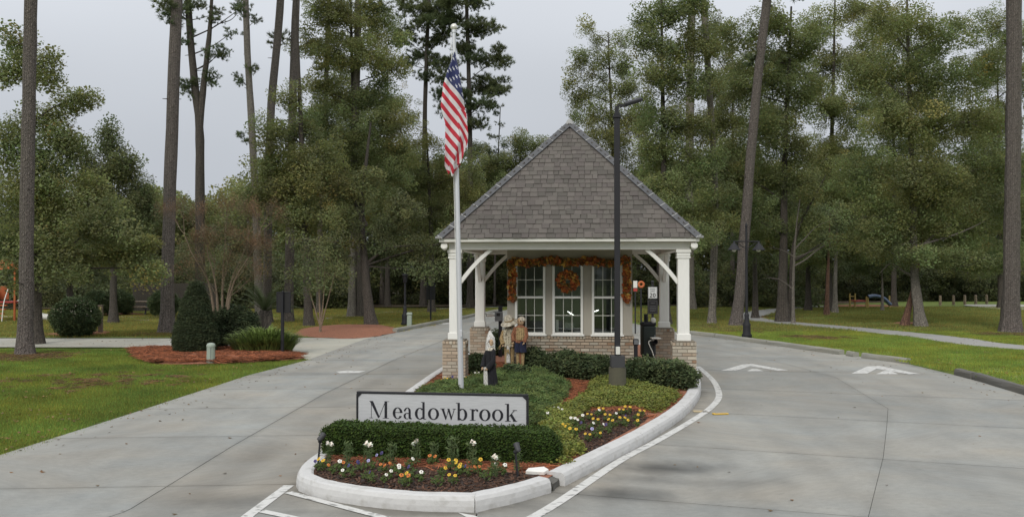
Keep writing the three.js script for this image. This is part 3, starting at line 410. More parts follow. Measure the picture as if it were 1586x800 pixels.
// ---------- fallen leaves and needles ----------
{ const f = rng(314), lv = [], nd = [], leaf = spray(1, 0.001, 0.07, 0.045, 5, 1, 0).translate(0, 0.012, 0), brown = std({ color: rgb(0.2, 0.13, 0.07), vertexColors: true, roughness: 1 });
  for (let i = 0; i < 420; i++) { const d = 9 + 26 * f(), side = f(), x = side < 0.35 ? roadL(d) + Math.abs(f() - f()) * 1.2 : side < 0.6 ? roadR(d) - Math.abs(f() - f()) * 1.6 : side < 0.8 ? rr(-7, -2.5, f) : rr(2, 10, f); if (x < roadR(d) && x > roadL(d) && !inside(outline, x, d)) lv.push([V(x, 0, -d), rr(0.4, 1, f), rr(0.3, 0.9, f), rr(-0.1, 0.3, f)]); }
  for (let i = 0; i < 1500; i++) { const d = 12 + 30 * f(), x = f() < 0.5 ? rr(-0.6 * d, roadL(d) - 0.1, f) : rr(roadR(d) + 0.3, 0.62 * d, f); if (fbm(x * 0.3, d * 0.3, 2) > -0.1) lv.push([V(x, x > 0 ? LAWN - 0.0 : 0.0, -d), rr(0.6, 1.2, f), rr(0.35, 1, f), rr(-0.1, 0.4, f)]); }
  for (const [px, py, r, n, h] of [[38, 552, 1.5, 260, -0.03], [258, 517, 1.2, 120, 0], [1140, 511, 1.6, 160, 0.08], [1103, 506, 1.2, 90, 0.08], [1566, 517, 1.5, 200, 0.08], [1427, 504, 1.5, 140, 0.08], [1213, 491, 1.6, 120, 0.08], [1275, 523, 0.9, 90, 0.08], [1240, 521, 0.7, 40, 0.08], [150, 590, 2, 60, -0.02]]) { const [x, d] = G(px, py, h); for (let i = 0; i < n; i++) { const a = f() * 6.283, q = r * Math.sqrt(f()) * rr(0.4, 1.25, f); nd.push([V(x + q * Math.cos(a), h + 0.0, -d + q * Math.sin(a)), rr(0.9, 1.7, f), rr(0.5, 1.3, f), rr(-0.1, 0.1, f)]); } }
  stuff(scatter('fallen_leaves', leaf, brown, lv, scene, 15, true), 'scattered brown fallen leaves on the road edges and lawns', 'leaves');
  stuff(scatter('pine_needles', strawGeo, std({ color: rgb(0.17, 0.105, 0.06), vertexColors: true, roughness: 1 }), nd, scene, 16, true), 'brown fallen pine needles round the tree trunks on the lawns', 'needles'); }
// ---------- grass blades ----------
{ const near = [], mid = [], f = rng(77), beds = [bedL, bedL2];
  const leftOK = (x, d) => x < roadL(d) - 0.03 && d < sideNear(Math.min(x, -5.6)) - 0.05 && !inside(bedL, x, d);
  for (let i = 0; i < 60000; i++) { const d = 9 + 20 * f(), x = rr(-0.62 * d - 1, -5.2, f); if (leftOK(x, d)) { const b = 0.9 + 0.42 * fbm(x * 0.45, d * 0.45, 4); (near).push([V(x, -0.045, -d), rr(0.85, 1.2, f), b * rr(0.75, 1.15, f), 0.26 * fbm(x * 0.3 + 9, d * 0.3, 3) + rr(-0.05, 0.1, f)]); } if (near.length > 7500) break; }
  for (let i = 0; i < 60000; i++) { const d = 16 + 22 * Math.sqrt(f()), x = rr(5, 0.62 * d + 2, f), e = roadR(d) + 0.22; if (x > (d > 21.5 && d < 24.4 ? e - 0.32 : e) && pathC.every(([a, b]) => Math.hypot(a - x, b - d) > 0.95)) near.push([V(x, LAWN - 0.035, -d), rr(0.85, 1.2, f), (1.08 + 0.4 * fbm(x * 0.5, d * 0.5, 3)) * rr(0.75, 1.2, f), 0.24 * fbm(x * 0.25, d * 0.25, 2) + rr(-0.03, 0.14, f)]); if (near.length > 15500) break; }
  for (let i = 0; i < 40000; i++) { const d = 34 + 28 * f(), x = rr(-0.62 * d, 0.62 * d, f); if (x > -0.4 * d && x < roadL(d) - 0.2 ? !inside(bedL2, x, d) && d > 34.4 : x > roadR(d) + 0.3 && d > 36 ? pathC.every(([a, b]) => Math.hypot(a - x, b - d) > 1.1) : x < -0.4 * d && d > 34.4) mid.push([V(x, (x > 0 ? LAWN : 0) - 0.035, -d), rr(0.9, 1.3, f), (1 + 0.35 * fbm(x * 0.3, d * 0.3, 3)) * rr(0.7, 1.2, f), 0.18 * fbm(x * 0.2 + 5, d * 0.2, 2) + rr(0, 0.2, f) + (x < -3 ? 0.1 : 0)]); if (mid.length > 14000) break; }
  stuff(scatter('grass', bladePatch(60, 0.2, 0.055, 0.011, 1), L.grass, near, scene, 8, true), 'short green lawn grass along both sides of the road', 'grass');
  stuff(scatter('grass', bladePatch(60, 0.42, 0.085, 0.022, 2), L.dryGrass, mid, scene, 9, true), 'patchy lawn grass under the trees farther back', 'grass');
}

// ---------- gatehouse ----------
const YAW = -0.0805, GH = [1.187, 0, -19.1];
{
  const h = thing('gatehouse', 'small gatehouse with grey hipped shingle roof, white corner posts and brick pedestals', 'gatehouse', GH, YAW);
  const bricks = [], bt = rng(21);
  const brickTone = () => { const k = rr(0.75, 1.15, bt), t = bt(); return t < 0.18 ? [0.34 * k, 0.22 * k, 0.14 * k] : t < 0.5 ? [0.52 * k, 0.41 * k, 0.3 * k] : [0.6 * k, 0.53 * k, 0.42 * k]; };
  const tones = Array.from({ length: 14 }, brickTone), bg = {};
  const brickGeo = (w, d, hh, t) => bg[[w, d, hh, t]] ??= tint(bx(w, hh, d, 0, 0, 0, 0.005), ...tones[t]);
  const put = (host, w, hh, d, x, y, z, pri) => bricks.push({ host, w: +w.toFixed(3), h: hh, d, x, y, z, pri, t: Math.floor(bt() * 14) });
  const ROW = 0.0717, BH = 0.058;
  // courses of one wall face: from x0 to x1 at depth z (facing +z) or, turned, along z
  function face(host, a0, a1, fixed, along, y0, rows, pri, dep = 0.1, cap = true) {
    for (let r = 0; r < rows; r++) {
      const capRow = cap && r === rows - 1, y = y0 + r * ROW + BH / 2; let L0 = capRow ? 0.062 : 0.19, a = a0 - (r % 2 && !capRow ? L0 / 2 : 0);
      while (a < a1 - 0.02) { const s = Math.max(a, a0), e = Math.min(a + L0, a1), w = e - s; if (w > 0.03) { const m = (s + e) / 2, o = capRow ? 0.012 : 0; along === 'x' ? put(host, w, BH, dep, m, y, fixed - Math.sign(fixed - (host.userData.cz ?? fixed - 1)) * (dep / 2 - o) + 0, pri + r) : put(host, dep, BH, w, fixed - Math.sign(fixed - (host.userData.cx ?? 0)) * (dep / 2 - o), y, m, pri + r); } a += L0 + 0.0115; }
    }
  }
  const posts = [[-2.4, 0], [2.4, 0], [-2.4, -4.56], [2.4, -4.56]];
  posts.forEach(([x, z], i) => {
    const p = part('brick_pedestal', bx(0.472, 0.96, 0.472, x, 0.485, z, 0), M.mortar, h); p.userData.cx = x; p.userData.cz = z;
    face(p, x - 0.245, x + 0.245, z + 0.245, 'x', 0.12, 12, i < 2 ? 100 : 60, 0.1); face(p, x - 0.245, x + 0.245, z - 0.245, 'x', 0.12, 12, 0, 0.1);
    face(p, z - 0.14, z + 0.14, x + 0.245, 'z', 0.12, 12, i === 0 ? 50 : 5, 0.1); face(p, z - 0.14, z + 0.14, x - 0.245, 'z', 0.12, 12, i === 1 ? 20 : 5, 0.1);
    part('pedestal_cap', bx(0.44, 0.03, 0.44, x, 0.985, z, 0.006), M.mortar, h);
    const c = part('column', [bx(0.24, 1.93, 0.24, x, 1.935, z, 0.012), bx(0.29, 0.14, 0.29, x, 1.07, z, 0.01)], M.white, h);
    part('column_cap', [bx(0.285, 0.045, 0.285, x, 2.735, z, 0.008), bx(0.31, 0.07, 0.31, x, 2.865, z, 0.01), bx(0.275, 0.06, 0.275, x, 2.795, z, 0.008)], M.white, c);
    delete p.userData.cx; delete p.userData.cz; 
  });
  // beams, fascia, ceiling
  for (const [n, g] of [['beam', bx(5.06, 0.15, 0.22, 0, 2.975, 0.0)], ['beam', bx(5.06, 0.15, 0.22, 0, 2.975, -4.56)], ['beam', bx(0.2, 0.147, 4.34, -2.4, 2.975, -2.28)], ['beam', bx(0.2, 0.147, 4.34, 2.4, 2.975, -2.28)]]) part(n, g, M.white, h);
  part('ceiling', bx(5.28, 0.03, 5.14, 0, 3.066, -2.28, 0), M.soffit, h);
  for (const g of [bx(5.4, 0.09, 0.03, 0, 3.1, 0.335), bx(5.4, 0.09, 0.03, 0, 3.1, -4.895), bx(0.03, 0.09, 5.2, -2.685, 3.1, -2.28), bx(0.03, 0.09, 5.2, 2.685, 3.1, -2.28)]) part('fascia', g, M.trim, h);
  // curved braces
  const braces = (x, z, sx, sz, s = 1) => { const pts = []; for (let i = 0; i <= 8; i++) { const t = i / 8, o = 0.1 + 0.66 * t * s, y = 2.2 + 0.7 * t * s + 0.05 * Math.sin(t * Math.PI); pts.push(V(x + sx * o, y, z + sz * o)); } const g = []; for (let i = 0; i < 8; i++) g.push(beam(pts[i], pts[i + 1].clone().lerp(pts[i], -0.06), 0.085 - i * 0.0006, 0.085 - i * 0.0006)); part('brace', g, M.white, h); };
  for (const [x, z] of posts) { braces(x, z, -Math.sign(x), 0); braces(x, z, 0, z === 0 ? -1 : 1); }
  // roof: four shingled faces that meet in a point
  const A = V(-2.7, 3.13, 0.355), B = V(2.7, 3.13, 0.355), C = V(2.7, 3.13, -4.915), D = V(-2.7, 3.13, -4.915), TOP = V(0, 5.93, -2.28);
  const tri = (a, b, c) => { const g = new THREE.BufferGeometry(); g.setAttribute('position', new THREE.Float32BufferAttribute([a, b, c].flatMap((p) => p.toArray()), 3)); g.computeVertexNormals(); return g; };
  const roof = part('roof', [tri(A, B, TOP), tri(B, C, TOP), tri(C, D, TOP), tri(D, A, TOP)], M.roofDeck, h);
  const stones = [0.84, 0.92, 1, 1.08, 1.15, 0.96, 1.04, 1.2].map((k, i) => [0.122 * k, 0.11 * k * (1 - 0.02 * (i % 3)), 0.095 * k]), sg = {}, rest = [], st = rng(33);
  const plate = (w, l, t, c) => sg[[w.toFixed(2), c]] ??= tint(bx(+w.toFixed(2), l, t, 0, l / 2, 0, 0.003), ...stones[c]);
  [[A, B], [B, C], [C, D], [D, A]].forEach(([p, q], fi) => {
    const ex = q.clone().sub(p), W = ex.length(); ex.normalize(); const mid = p.clone().lerp(q, 0.5), ey = TOP.clone().sub(mid), Ls = ey.length(); ey.normalize(); const ez = ex.clone().cross(ey), E = 0.143, rows = Math.floor(Ls / E);
    for (let r = 0; r < rows; r++) {
      const s = r * E - 0.02, hw = W / 2 * (1 - Math.max(0, s) / Ls); let x = -hw - st() * 0.2;
      while (x < hw) { const w = rr(0.11, 0.23, st), a = Math.max(x, -hw), b = Math.min(x + w, hw); x += w; if (b - a < 0.04) continue;
        const thick = st() < 0.45 ? 0.018 : 0.009, tilt = -0.07, yy = ey.clone().multiplyScalar(Math.cos(tilt)).addScaledVector(ez, Math.sin(tilt)), zz = ex.clone().cross(yy), o = mid.clone().addScaledVector(ex, (a + b) / 2).addScaledVector(ey, s + (st() - 0.5) * 0.012).addScaledVector(ez, 0.022 + (thick - 0.009) / 2 + st() * 0.003);
        const g = plate(b - a - 0.006, E + 0.05, thick, Math.floor(st() * 8)), m = new THREE.Matrix4().makeBasis(ex, yy, zz).setPosition(o);
        rest.push({ g, m, pri: fi === 0 ? 1000 - r : fi === 2 ? 0 : 500 - r }); }
    }
  });
  rest.sort((a, b) => b.pri - a.pri);
  rest.slice(0, 300).forEach(({ g, m }) => { const s = part('shingle', g, M.shingle, roof); s.applyMatrix4(m); });
  part('shingle', rest.slice(300).map(({ g, m }) => g.clone().applyMatrix4(m)), M.shingle, roof).userData.kind = 'stuff';
  // hip caps with pale ends
  for (const c of [A, B, C, D]) {
    const dir = TOP.clone().sub(c), len = dir.length(), n = 12; dir.normalize();
    const side = dir.clone().cross(V(0, 1, 0)).normalize(), nrm = side.clone().cross(dir).normalize(); if (nrm.y < 0) nrm.negate();
    for (let i = 0; i < n; i++) { const g = []; for (const s of [-1, 1]) { const pl = bx(0.135, len / n + 0.03, 0.012, s * 0.066, len / n / 2, 0, 0.003); pl.applyMatrix4(new THREE.Matrix4().makeRotationY(s * 0.62)); g.push(pl); }
      const e = []; for (const s of [-1, 1]) e.push(bx(0.135, 0.022, 0.016, s * 0.066, 0.0, 0.002, 0.002).applyMatrix4(new THREE.Matrix4().makeRotationY(s * 0.62)));
      const m = new THREE.Matrix4().makeBasis(side, dir, side.clone().cross(dir)).setPosition(c.clone().addScaledVector(dir, i * len / n).addScaledVector(nrm, 0.075 + i * 0.0005));
      part('hip_cap', mg(g).applyMatrix4(m), M.hip, roof); part('cap_edge', mg(e).applyMatrix4(m), M.hipEdge, roof); }
    part('roof_end', bx(0.16, 0.05, 0.1, 0, 0, 0, 0.01).rotateY(Math.atan2(c.x, c.z + 2.28)).translate(c.x, c.y + 0.02, c.z), M.hipEdge, roof);
  }
  part('roof_end', lathe([[0.001, 0.09], [0.07, 0.05], [0.15, -0.06]], 4).rotateY(Math.PI / 4).translate(0, 5.98, -2.28), M.hipEdge, roof);
  // room: front wall with three windows
  const Z = -1.6, HW = 1.43, ZB = -4.3, wins = [-0.9, -0.04, 0.86], WW = 0.7;
  part('wall', (() => { const g = []; let x = -HW; for (const c of wins) { g.push(bx(c - WW / 2 - x, 1.69, 0.12, (x + c - WW / 2) / 2, 1.825, Z - 0.06, 0)); x = c + WW / 2; } g.push(bx(HW - x, 1.69, 0.12, (x + HW) / 2, 1.825, Z - 0.06, 0), bx(2 * HW, 0.38, 0.12, 0, 2.86, Z - 0.0601, 0)); return g; })(), M.taupe, h);
  for (const s of [-1, 1]) part('wall', [bx(0.12, 1.69, 0.7, s * (HW - 0.06), 1.825, Z - 0.47, 0), bx(0.12, 1.69, 0.9, s * (HW - 0.06), 1.825, ZB + 0.45, 0), bx(0.12, 0.5, 1.1, s * (HW - 0.06), 2.8, (Z + ZB) / 2 + 0.03, 0), bx(0.12, 0.08, 1.1, s * (HW - 0.06), 1.02, (Z + ZB) / 2 + 0.03, 0)], M.taupe, h);
  part('wall', bx(2 * HW - 0.24, 1.95, 0.12, 0, 1.96, ZB - 0.06, 0), M.inner, h);
  part('floor', bx(2.6, 0.04, 2.5, 0, 0.16, -2.98, 0), M.inner, h); part('inner_ceiling', bx(2.6, 0.03, 2.5, 0, 2.9, -2.98, 0), M.inner, h);
  const bw = part('brick_wall', [bx(2 * HW + 0.02, 0.86, 0.1, 0, 0.54, Z - 0.05, 0), bx(0.1, 0.86, 2.5, -HW + 0.04, 0.54, -2.96, 0), bx(0.1, 0.86, 2.5, HW - 0.04, 0.54, -2.96, 0), bx(2 * HW, 0.86, 0.1, 0, 0.54, ZB - 0.05, 0)], M.mortar, h);
  face(bw, -HW - 0.03, HW + 0.03, Z + 0.03, 'x', 0.12, 12, 80, 0.06); face(bw, Z - 2.5, Z - 0.04, HW + 0.03, 'z', 0.12, 12, 0, 0.06); face(bw, Z - 2.5, Z - 0.04, -HW - 0.03, 'z', 0.12, 12, 0, 0.06);
  bricks.sort((a, b) => b.pri - a.pri);
  bricks.slice(0, 300).forEach((b) => part('brick', brickGeo(b.w, b.d, b.h, b.t), M.brick, b.host, [b.x, b.y, b.z]));
  part('brick', bricks.slice(300).map((b) => tint(bx(b.w, b.h, b.d, b.x, b.y, b.z, 0), ...tones[b.t])), M.brick, h).userData.kind = 'stuff';
  // windows
  const y0 = 1.0, y1 = 2.68, ym = 1.85;
  for (const c of wins) {
    const w = part('window', [bx(0.055, y1 - y0, 0.09, c - WW / 2 + 0.0275, (y0 + y1) / 2, Z + 0.005), bx(0.055, y1 - y0, 0.09, c + WW / 2 - 0.0275, (y0 + y1) / 2, Z + 0.005), bx(WW - 0.11, 0.055, 0.09, c, y1 - 0.0275, Z + 0.005), bx(WW - 0.11, 0.05, 0.09, c, y0 + 0.025, Z + 0.005)], M.white, h);
    part('meeting_rail', bx(WW - 0.11, 0.05, 0.06, c, ym, Z + 0.005), M.white, w);
    part('sill', bx(WW + 0.06, 0.04, 0.12, c, y0 - 0.012, Z + 0.02), M.white, w);
    for (const [a, b, dz] of [[y0 + 0.05, ym - 0.025, -0.012], [ym + 0.025, y1 - 0.055, 0.012]]) {
      part('pane', bx(WW - 0.11, b - a, 0.004, c, (a + b) / 2, Z + dz, 0), M.glass, w);
      part('muntins', [bx(0.012, b - a, 0.014, c - 0.098, (a + b) / 2, Z + dz + 0.01, 0), bx(0.012, b - a, 0.014, c + 0.098, (a + b) / 2, Z + dz + 0.01, 0), bx(WW - 0.11, 0.012, 0.012, c, (a + b) / 2, Z + dz + 0.01, 0)], M.trim, w);
    }
  }
  for (const s of [-1, 1]) { const w = part('window', [bx(0.06, 1.48, 0.05, s * HW, 1.8, -2.4), bx(0.06, 1.48, 0.05, s * HW, 1.8, -3.42), bx(0.06, 0.05, 1.02, s * HW, 2.52, -2.91), bx(0.06, 0.05, 1.02, s * HW, 1.09, -2.91)], M.white, h); part('pane', bx(0.004, 1.4, 0.98, s * (HW - 0.03), 1.8, -2.91, 0), M.glass, w); }
  // floodlights at the eaves
  for (const s of [-1, 1]) { part('eave_light', [lathe([[0.001, 0], [0.05, 0.01], [0.075, 0.1], [0.07, 0.13], [0.001, 0.13]], 14).rotateX(Math.PI / 2 - 0.5).translate(s * 2.6, 2.92, 0.2), bx(0.05, 0.1, 0.05, s * 2.6, 2.99, 0.18)], M.trim, h); }
  const R = (x, y, z) => V(x, y, z).applyAxisAngle(up, YAW).add(V(...GH)).toArray();
  // things in the room, seen through the panes
  { const t = thing('desk', 'dark desk inside the gatehouse behind the front windows', 'desk', R(0.1, 0.18, -2.3), YAW); part('desk_top', bx(2.2, 0.04, 0.6, 0, 0.83, 0), M.grey, t); for (const x of [-1.05, 1.05]) part('side_panel', bx(0.04, 0.81, 0.55, x, 0.405, 0), M.inner, t);
    const c = thing('office_chair', 'black office chair behind the right gatehouse window', 'chair', R(0.75, 0.18, -2.9), YAW); part('backrest', bx(0.42, 0.55, 0.08, 0, 0.98, 0, 0.03), M.matteBlack, c); part('seat', bx(0.44, 0.08, 0.42, 0, 0.52, 0.2, 0.03), M.matteBlack, c); part('stem', cyl(0.03, 0.03, 0.5, 0, 0, 0.2), M.matteBlack, c); part('base', [bx(0.5, 0.04, 0.05, 0, 0.05, 0.2), bx(0.05, 0.039, 0.5, 0, 0.05, 0.2)], M.matteBlack, c);
    const b = thing('computer_screen', 'grey screen on the desk behind the middle window', 'screen', R(-0.02, 1.03, -2.25), YAW); part('panel', bx(0.22, 0.17, 0.03, 0, 0.12, 0), M.grey, b); part('stand', bx(0.06, 0.08, 0.04, 0, 0.04, -0.03), M.matteBlack, b);
    const p = thing('paper_stand', 'white paper stand at the left of the middle window', 'paper', R(-0.3, 1.03, -2.1), YAW); part('sheet', bx(0.07, 0.28, 0.02, 0, 0.14, 0), M.white, p); part('foot', bx(0.09, 0.012, 0.08, 0, 0.006, 0.02), M.grey, p); }
  for (const [x, y, rot, w, nm] of [[0.02, 1.47, -0.55, 0.16, 'thin glowing bar added for a bright streak in the middle gatehouse window'], [0.62, 1.53, 0.35, 0.1, 'short glowing bar added for a bright streak in the right gatehouse window']]) {  // invented glowing bars that stand in for bright streaks on the glass
    const t = thing('glow_streak', nm, 'lamp', R(x, y, -1.95), YAW); part('glow_bar', new THREE.CapsuleGeometry(0.01, w, 4, 10).rotateZ(Math.PI / 2 + rot), M.lamp, t); part('added_cord', bar(V(0, 0.02, 0), V(0, 2.88 - y, -0.05), 0.004), M.matteBlack, t);
    const pl = new THREE.PointLight(0xfff8ee, 0.06, 4); pl.position.set(0, 0, 0.05); pl.castShadow = true; t.add(pl); }  // weak light added to go with each glowing bar
  // garland and wreath of autumn leaves
  const autumn = [rgb(0.45, 0.12, 0.035), rgb(0.56, 0.2, 0.045), rgb(0.62, 0.36, 0.08), rgb(0.28, 0.1, 0.04), rgb(0.15, 0.13, 0.05)];
  const leafG = spray(7, 0.045, 0.085, 0.06, 61, 0.9, 0.2, 0, 0.3), AM = new THREE.MeshPhysicalMaterial({ color: rgb(1, 1, 1), vertexColors: true, roughness: 0.8 });
  const leafRun = (pts, rad, n, parent, name = 'leaves', bright = null) => { const f = rng(n), m = shadows(new THREE.InstancedMesh(leafG, AM, n)), x = new THREE.Matrix4(), q = new THREE.Quaternion(), e = new THREE.Euler(); for (let i = 0; i < n; i++) { const t = f() * (pts.length - 1), k = Math.floor(t), p = pts[k].clone().lerp(pts[Math.min(k + 1, pts.length - 1)], t - k), a = f() * 6.283, r = rad * Math.sqrt(f()) * (1 + 0.25 * Math.sin(t * 1.7)); p.add(V(Math.cos(a) * r, Math.sin(a) * r, (f() - 0.3) * rad * 1.2)); e.set(f() * 6, f() * 6, f() * 6); m.setMatrixAt(i, x.compose(p, q.setFromEuler(e), V(1, 1, 1).multiplyScalar(rr(0.7, 1.2, f)))); m.setColorAt(i, autumn[Math.floor((f() ** (bright ? bright(p) : 1)) * 5)]); } m.name = name; m.userData.kind = 'stuff'; parent.add(m); return m; };
  const gar = thing('leaf_garland', 'orange and brown autumn leaf garland hung across the top of the windows', 'garland', R(0, 2.68, Z + 0.08), YAW), run = [];
  for (let i = 0; i <= 12; i++) run.push(V(-1.31 + 0.01 * Math.sin(i), lerp(-0.88, -0.03, i / 12), 0)); for (let i = 1; i <= 30; i++) run.push(V(lerp(-1.31, 1.3, i / 30), 0.02 - 0.06 * Math.abs(Math.sin(i / 30 * Math.PI * 3)), 0)); for (let i = 1; i <= 12; i++) run.push(V(1.3, lerp(-0.03, -0.88, i / 12), 0));
  leafRun(run, 0.058, 1150, gar, 'leaves', (p) => (p.y < -0.2 ? 1.5 : 0.75)); part('stem', tube(run, run.map(() => 0.012), 5), M.darkBark, gar);
  const wr = thing('wreath', 'round orange autumn wreath on the middle window', 'wreath', R(-0.04, 2.22, Z + 0.08), YAW), ring = []; for (let i = 0; i <= 32; i++) ring.push(V(0.165 * Math.cos(i / 32 * 6.2832), 0.165 * Math.sin(i / 32 * 6.2832), 0));
  leafRun(ring, 0.06, 330, wr, 'leaves', () => 1.2); part('stem', tube(ring, ring.map(() => 0.02), 6), M.darkBark, wr);
}

// ---------- things on the island ----------
// entrance sign with raised letters
{
  const d0 = 12.0, a = W3(554, 607, 12.02), b = W3(817, 612, 11.7), w = a.distanceTo(b), turn = -Math.atan2(b.z - a.z, b.x - a.x), top = (a.y + b.y) / 2, hgt = 0.46; void d0;
  const t = thing('entrance_sign', 'long grey wooden sign reading Meadowbrook with thin black frame behind the hedge', 'sign', [(a.x + b.x) / 2, SOIL, (a.z + b.z) / 2], turn), y1 = top - SOIL, ym = y1 - hgt / 2, lean = Math.atan2(b.y - a.y, w);
  const board = part('board', bx(w - 0.02, hgt, 0.04, 0, 0, 0, 0.004), M.sign, t, [0, ym, 0], [0, 0, lean]);
  { const uv = board.geometry.attributes.uv, p = board.geometry.attributes.position; for (let i = 0; i < uv.count; i++) uv.setXY(i, p.getX(i) / 2.2 + 0.5, p.getY(i) / 0.46 + 0.5); }
  for (const g of [bx(w + 0.02, 0.028, 0.06, 0, hgt / 2, 0), bx(w + 0.02, 0.028, 0.06, 0, -hgt / 2, 0), bx(0.028, hgt - 0.03, 0.06, -w / 2, 0, 0), bx(0.028, hgt - 0.03, 0.06, w / 2, 0, 0)]) part('frame', g, M.black, board);
  for (const s of [-1, 1]) { part('post', bx(0.07, y1 - 0.02, 0.07, s * (w / 2 - 0.25), (y1 - 0.02) / 2, -0.056), M.black, t); part('frame_corner', new THREE.ExtrudeGeometry(new THREE.Shape([[0, 0], [s * 0.05, 0], [0, -0.05]].map((p) => new THREE.Vector2(...p))), { depth: 0.012, bevelEnabled: false }).translate(-s * (w / 2 - 0.012), hgt / 2 - 0.012, 0.019), M.black, board); }
  // letters: thick stems, hair lines, slab-thin serifs; unit = capital height
  let dz = 0; const ex = (pts) => { dz += 0.0004; return new THREE.ExtrudeGeometry(new THREE.Shape(pts.map((p) => new THREE.Vector2(...p))), { depth: 0.02 + dz, bevelEnabled: false, curveSegments: 16 }); };
  const R = (x, y, x2, y2) => ex([[x, y], [x2, y], [x2, y2], [x, y2]]);
  const el = (cx, cy, rx, ry, a0 = 0, a1 = 6.2832, n = 32) => Array.from({ length: n + 1 }, (_, i) => { const q = lerp(a0, a1, i / n); return [cx + rx * Math.cos(q), cy + ry * Math.sin(q)]; });
  const ring = (cx, cy, rx, ry, thick, hair, a0 = 0, a1 = 6.2832) => ex([...el(cx, cy, rx, ry, a0, a1), ...el(cx, cy, rx - thick, ry - hair, a1, a0)]);
  const X = 0.65, TH = 0.155, HR = 0.048, AS = 1.0, serif = (x, w2, y) => R(x - w2, y, x + w2, y + 0.028);
  const o = (x) => [ring(x + 0.325, X / 2, 0.325, X / 2 + 0.015, TH, HR)];
  const G2 = {
    M: [R(0.1, 0.02, 0.135, 0.98), ex([[0.02, 1], [0.22, 1], [0.6, 0.12], [0.53, 0]]), ex([[0.55, 0.03], [0.585, 0.03], [0.98, 1], [0.94, 1]]), R(0.9, 0, 1.06, 1), serif(0.11, 0.11, 0), R(0, 0.972, 0.2, 1), serif(0.98, 0.19, 0), R(0.9, 0.972, 1.17, 1)],
    e: [ring(0.29, X / 2, 0.29, X / 2 + 0.015, TH, HR, 0.05, 5.75), R(0.1, X / 2 + 0.02, 0.56, X / 2 + 0.055)],
    a: [R(0.29, 0.06, 0.42, 0.5), ring(0.22, 0.45, 0.2, 0.215, 0.13, 0.035, 0, 2.7), el && ex(el(0.07, 0.49, 0.055, 0.055)), ring(0.2, 0.17, 0.2, 0.185, 0.12, 0.035, 0.9, 5.2), ex([[0.29, 0.06], [0.42, 0.08], [0.47, 0.04], [0.5, 0.06], [0.47, -0.01], [0.36, -0.01]])],
    d: [ring(0.29, X / 2, 0.29, X / 2 + 0.015, TH, HR, 0.75, 5.53), R(0.44, 0.03, 0.57, AS), R(0.36, AS - 0.028, 0.5, AS), R(0.5, 0, 0.66, 0.035)],
    o: o(0),
    w: [ex([[0.05, X], [0.19, X], [0.36, 0.1], [0.29, 0]]), ex([[0.29, 0], [0.325, 0.02], [0.5, X], [0.46, X]]), ex([[0.4, X], [0.52, X], [0.68, 0.1], [0.61, 0]]), ex([[0.6, 0], [0.64, 0.02], [0.83, X], [0.79, X]]), R(-0.02, X - 0.028, 0.26, X), R(0.71, X - 0.028, 0.9, X)],
    b: [R(0.1, 0, 0.23, AS), R(0, AS - 0.028, 0.16, AS), ring(0.37, X / 2, 0.29, X / 2 + 0.015, TH, HR, -2.35, 2.35)],
    r: [R(0.1, 0, 0.23, X), R(0, X - 0.03, 0.17, X), serif(0.165, 0.165, 0), ring(0.36, X - 0.2, 0.17, 0.21, 0.07, 0.05, 0.8, 2.6), ex(el(0.43, X - 0.07, 0.06, 0.06))],
    k: [R(0.1, 0, 0.23, AS), R(0, AS - 0.028, 0.16, AS), serif(0.165, 0.165, 0), ex([[0.22, 0.28], [0.26, 0.28], [0.58, X], [0.53, X]]), ex([[0.27, 0.36], [0.38, 0.46], [0.66, 0], [0.5, 0]]), R(0.44, X - 0.028, 0.68, X), R(0.45, 0, 0.7, 0.028)],
  };
  const sx = 0.226, x0 = -w / 2 + 0.165;
  for (const [ch, x] of [['M', 0], ['e', 1.38], ['a', 2.02], ['d', 2.68], ['o', 3.44], ['w', 4.17], ['b', 5.06], ['r', 5.86], ['o', 6.4], ['o', 7.13], ['k', 7.87]]) part('letter', mg(G2[ch].map((g) => g.clone())).scale(sx * 1.015, sx, 0.3), M.letter, board, [x0 + x * sx * 1.02, -0.105, 0.0145]);
  // hedge in front of it
  const ha = G(503, 703, SOIL), hb = G(853, 716, SOIL), L2 = Math.hypot(hb[0] - ha[0], hb[1] - ha[1]), ht = Math.atan2(hb[1] - ha[1], hb[0] - ha[0]), hc = [(ha[0] + hb[0]) / 2 - Math.sin(ht) * 0.24, (ha[1] + hb[1]) / 2 + Math.cos(ht) * 0.24];
  shrubAt('hedge', 'long low clipped box hedge in front of the entrance sign', 'hedge', [hc[0], SOIL - 0.02, -hc[1]], L2, 0.305, 0.48, 'box', 'box', L.box, 9000, null, ht, { lump: 0.05 });
}
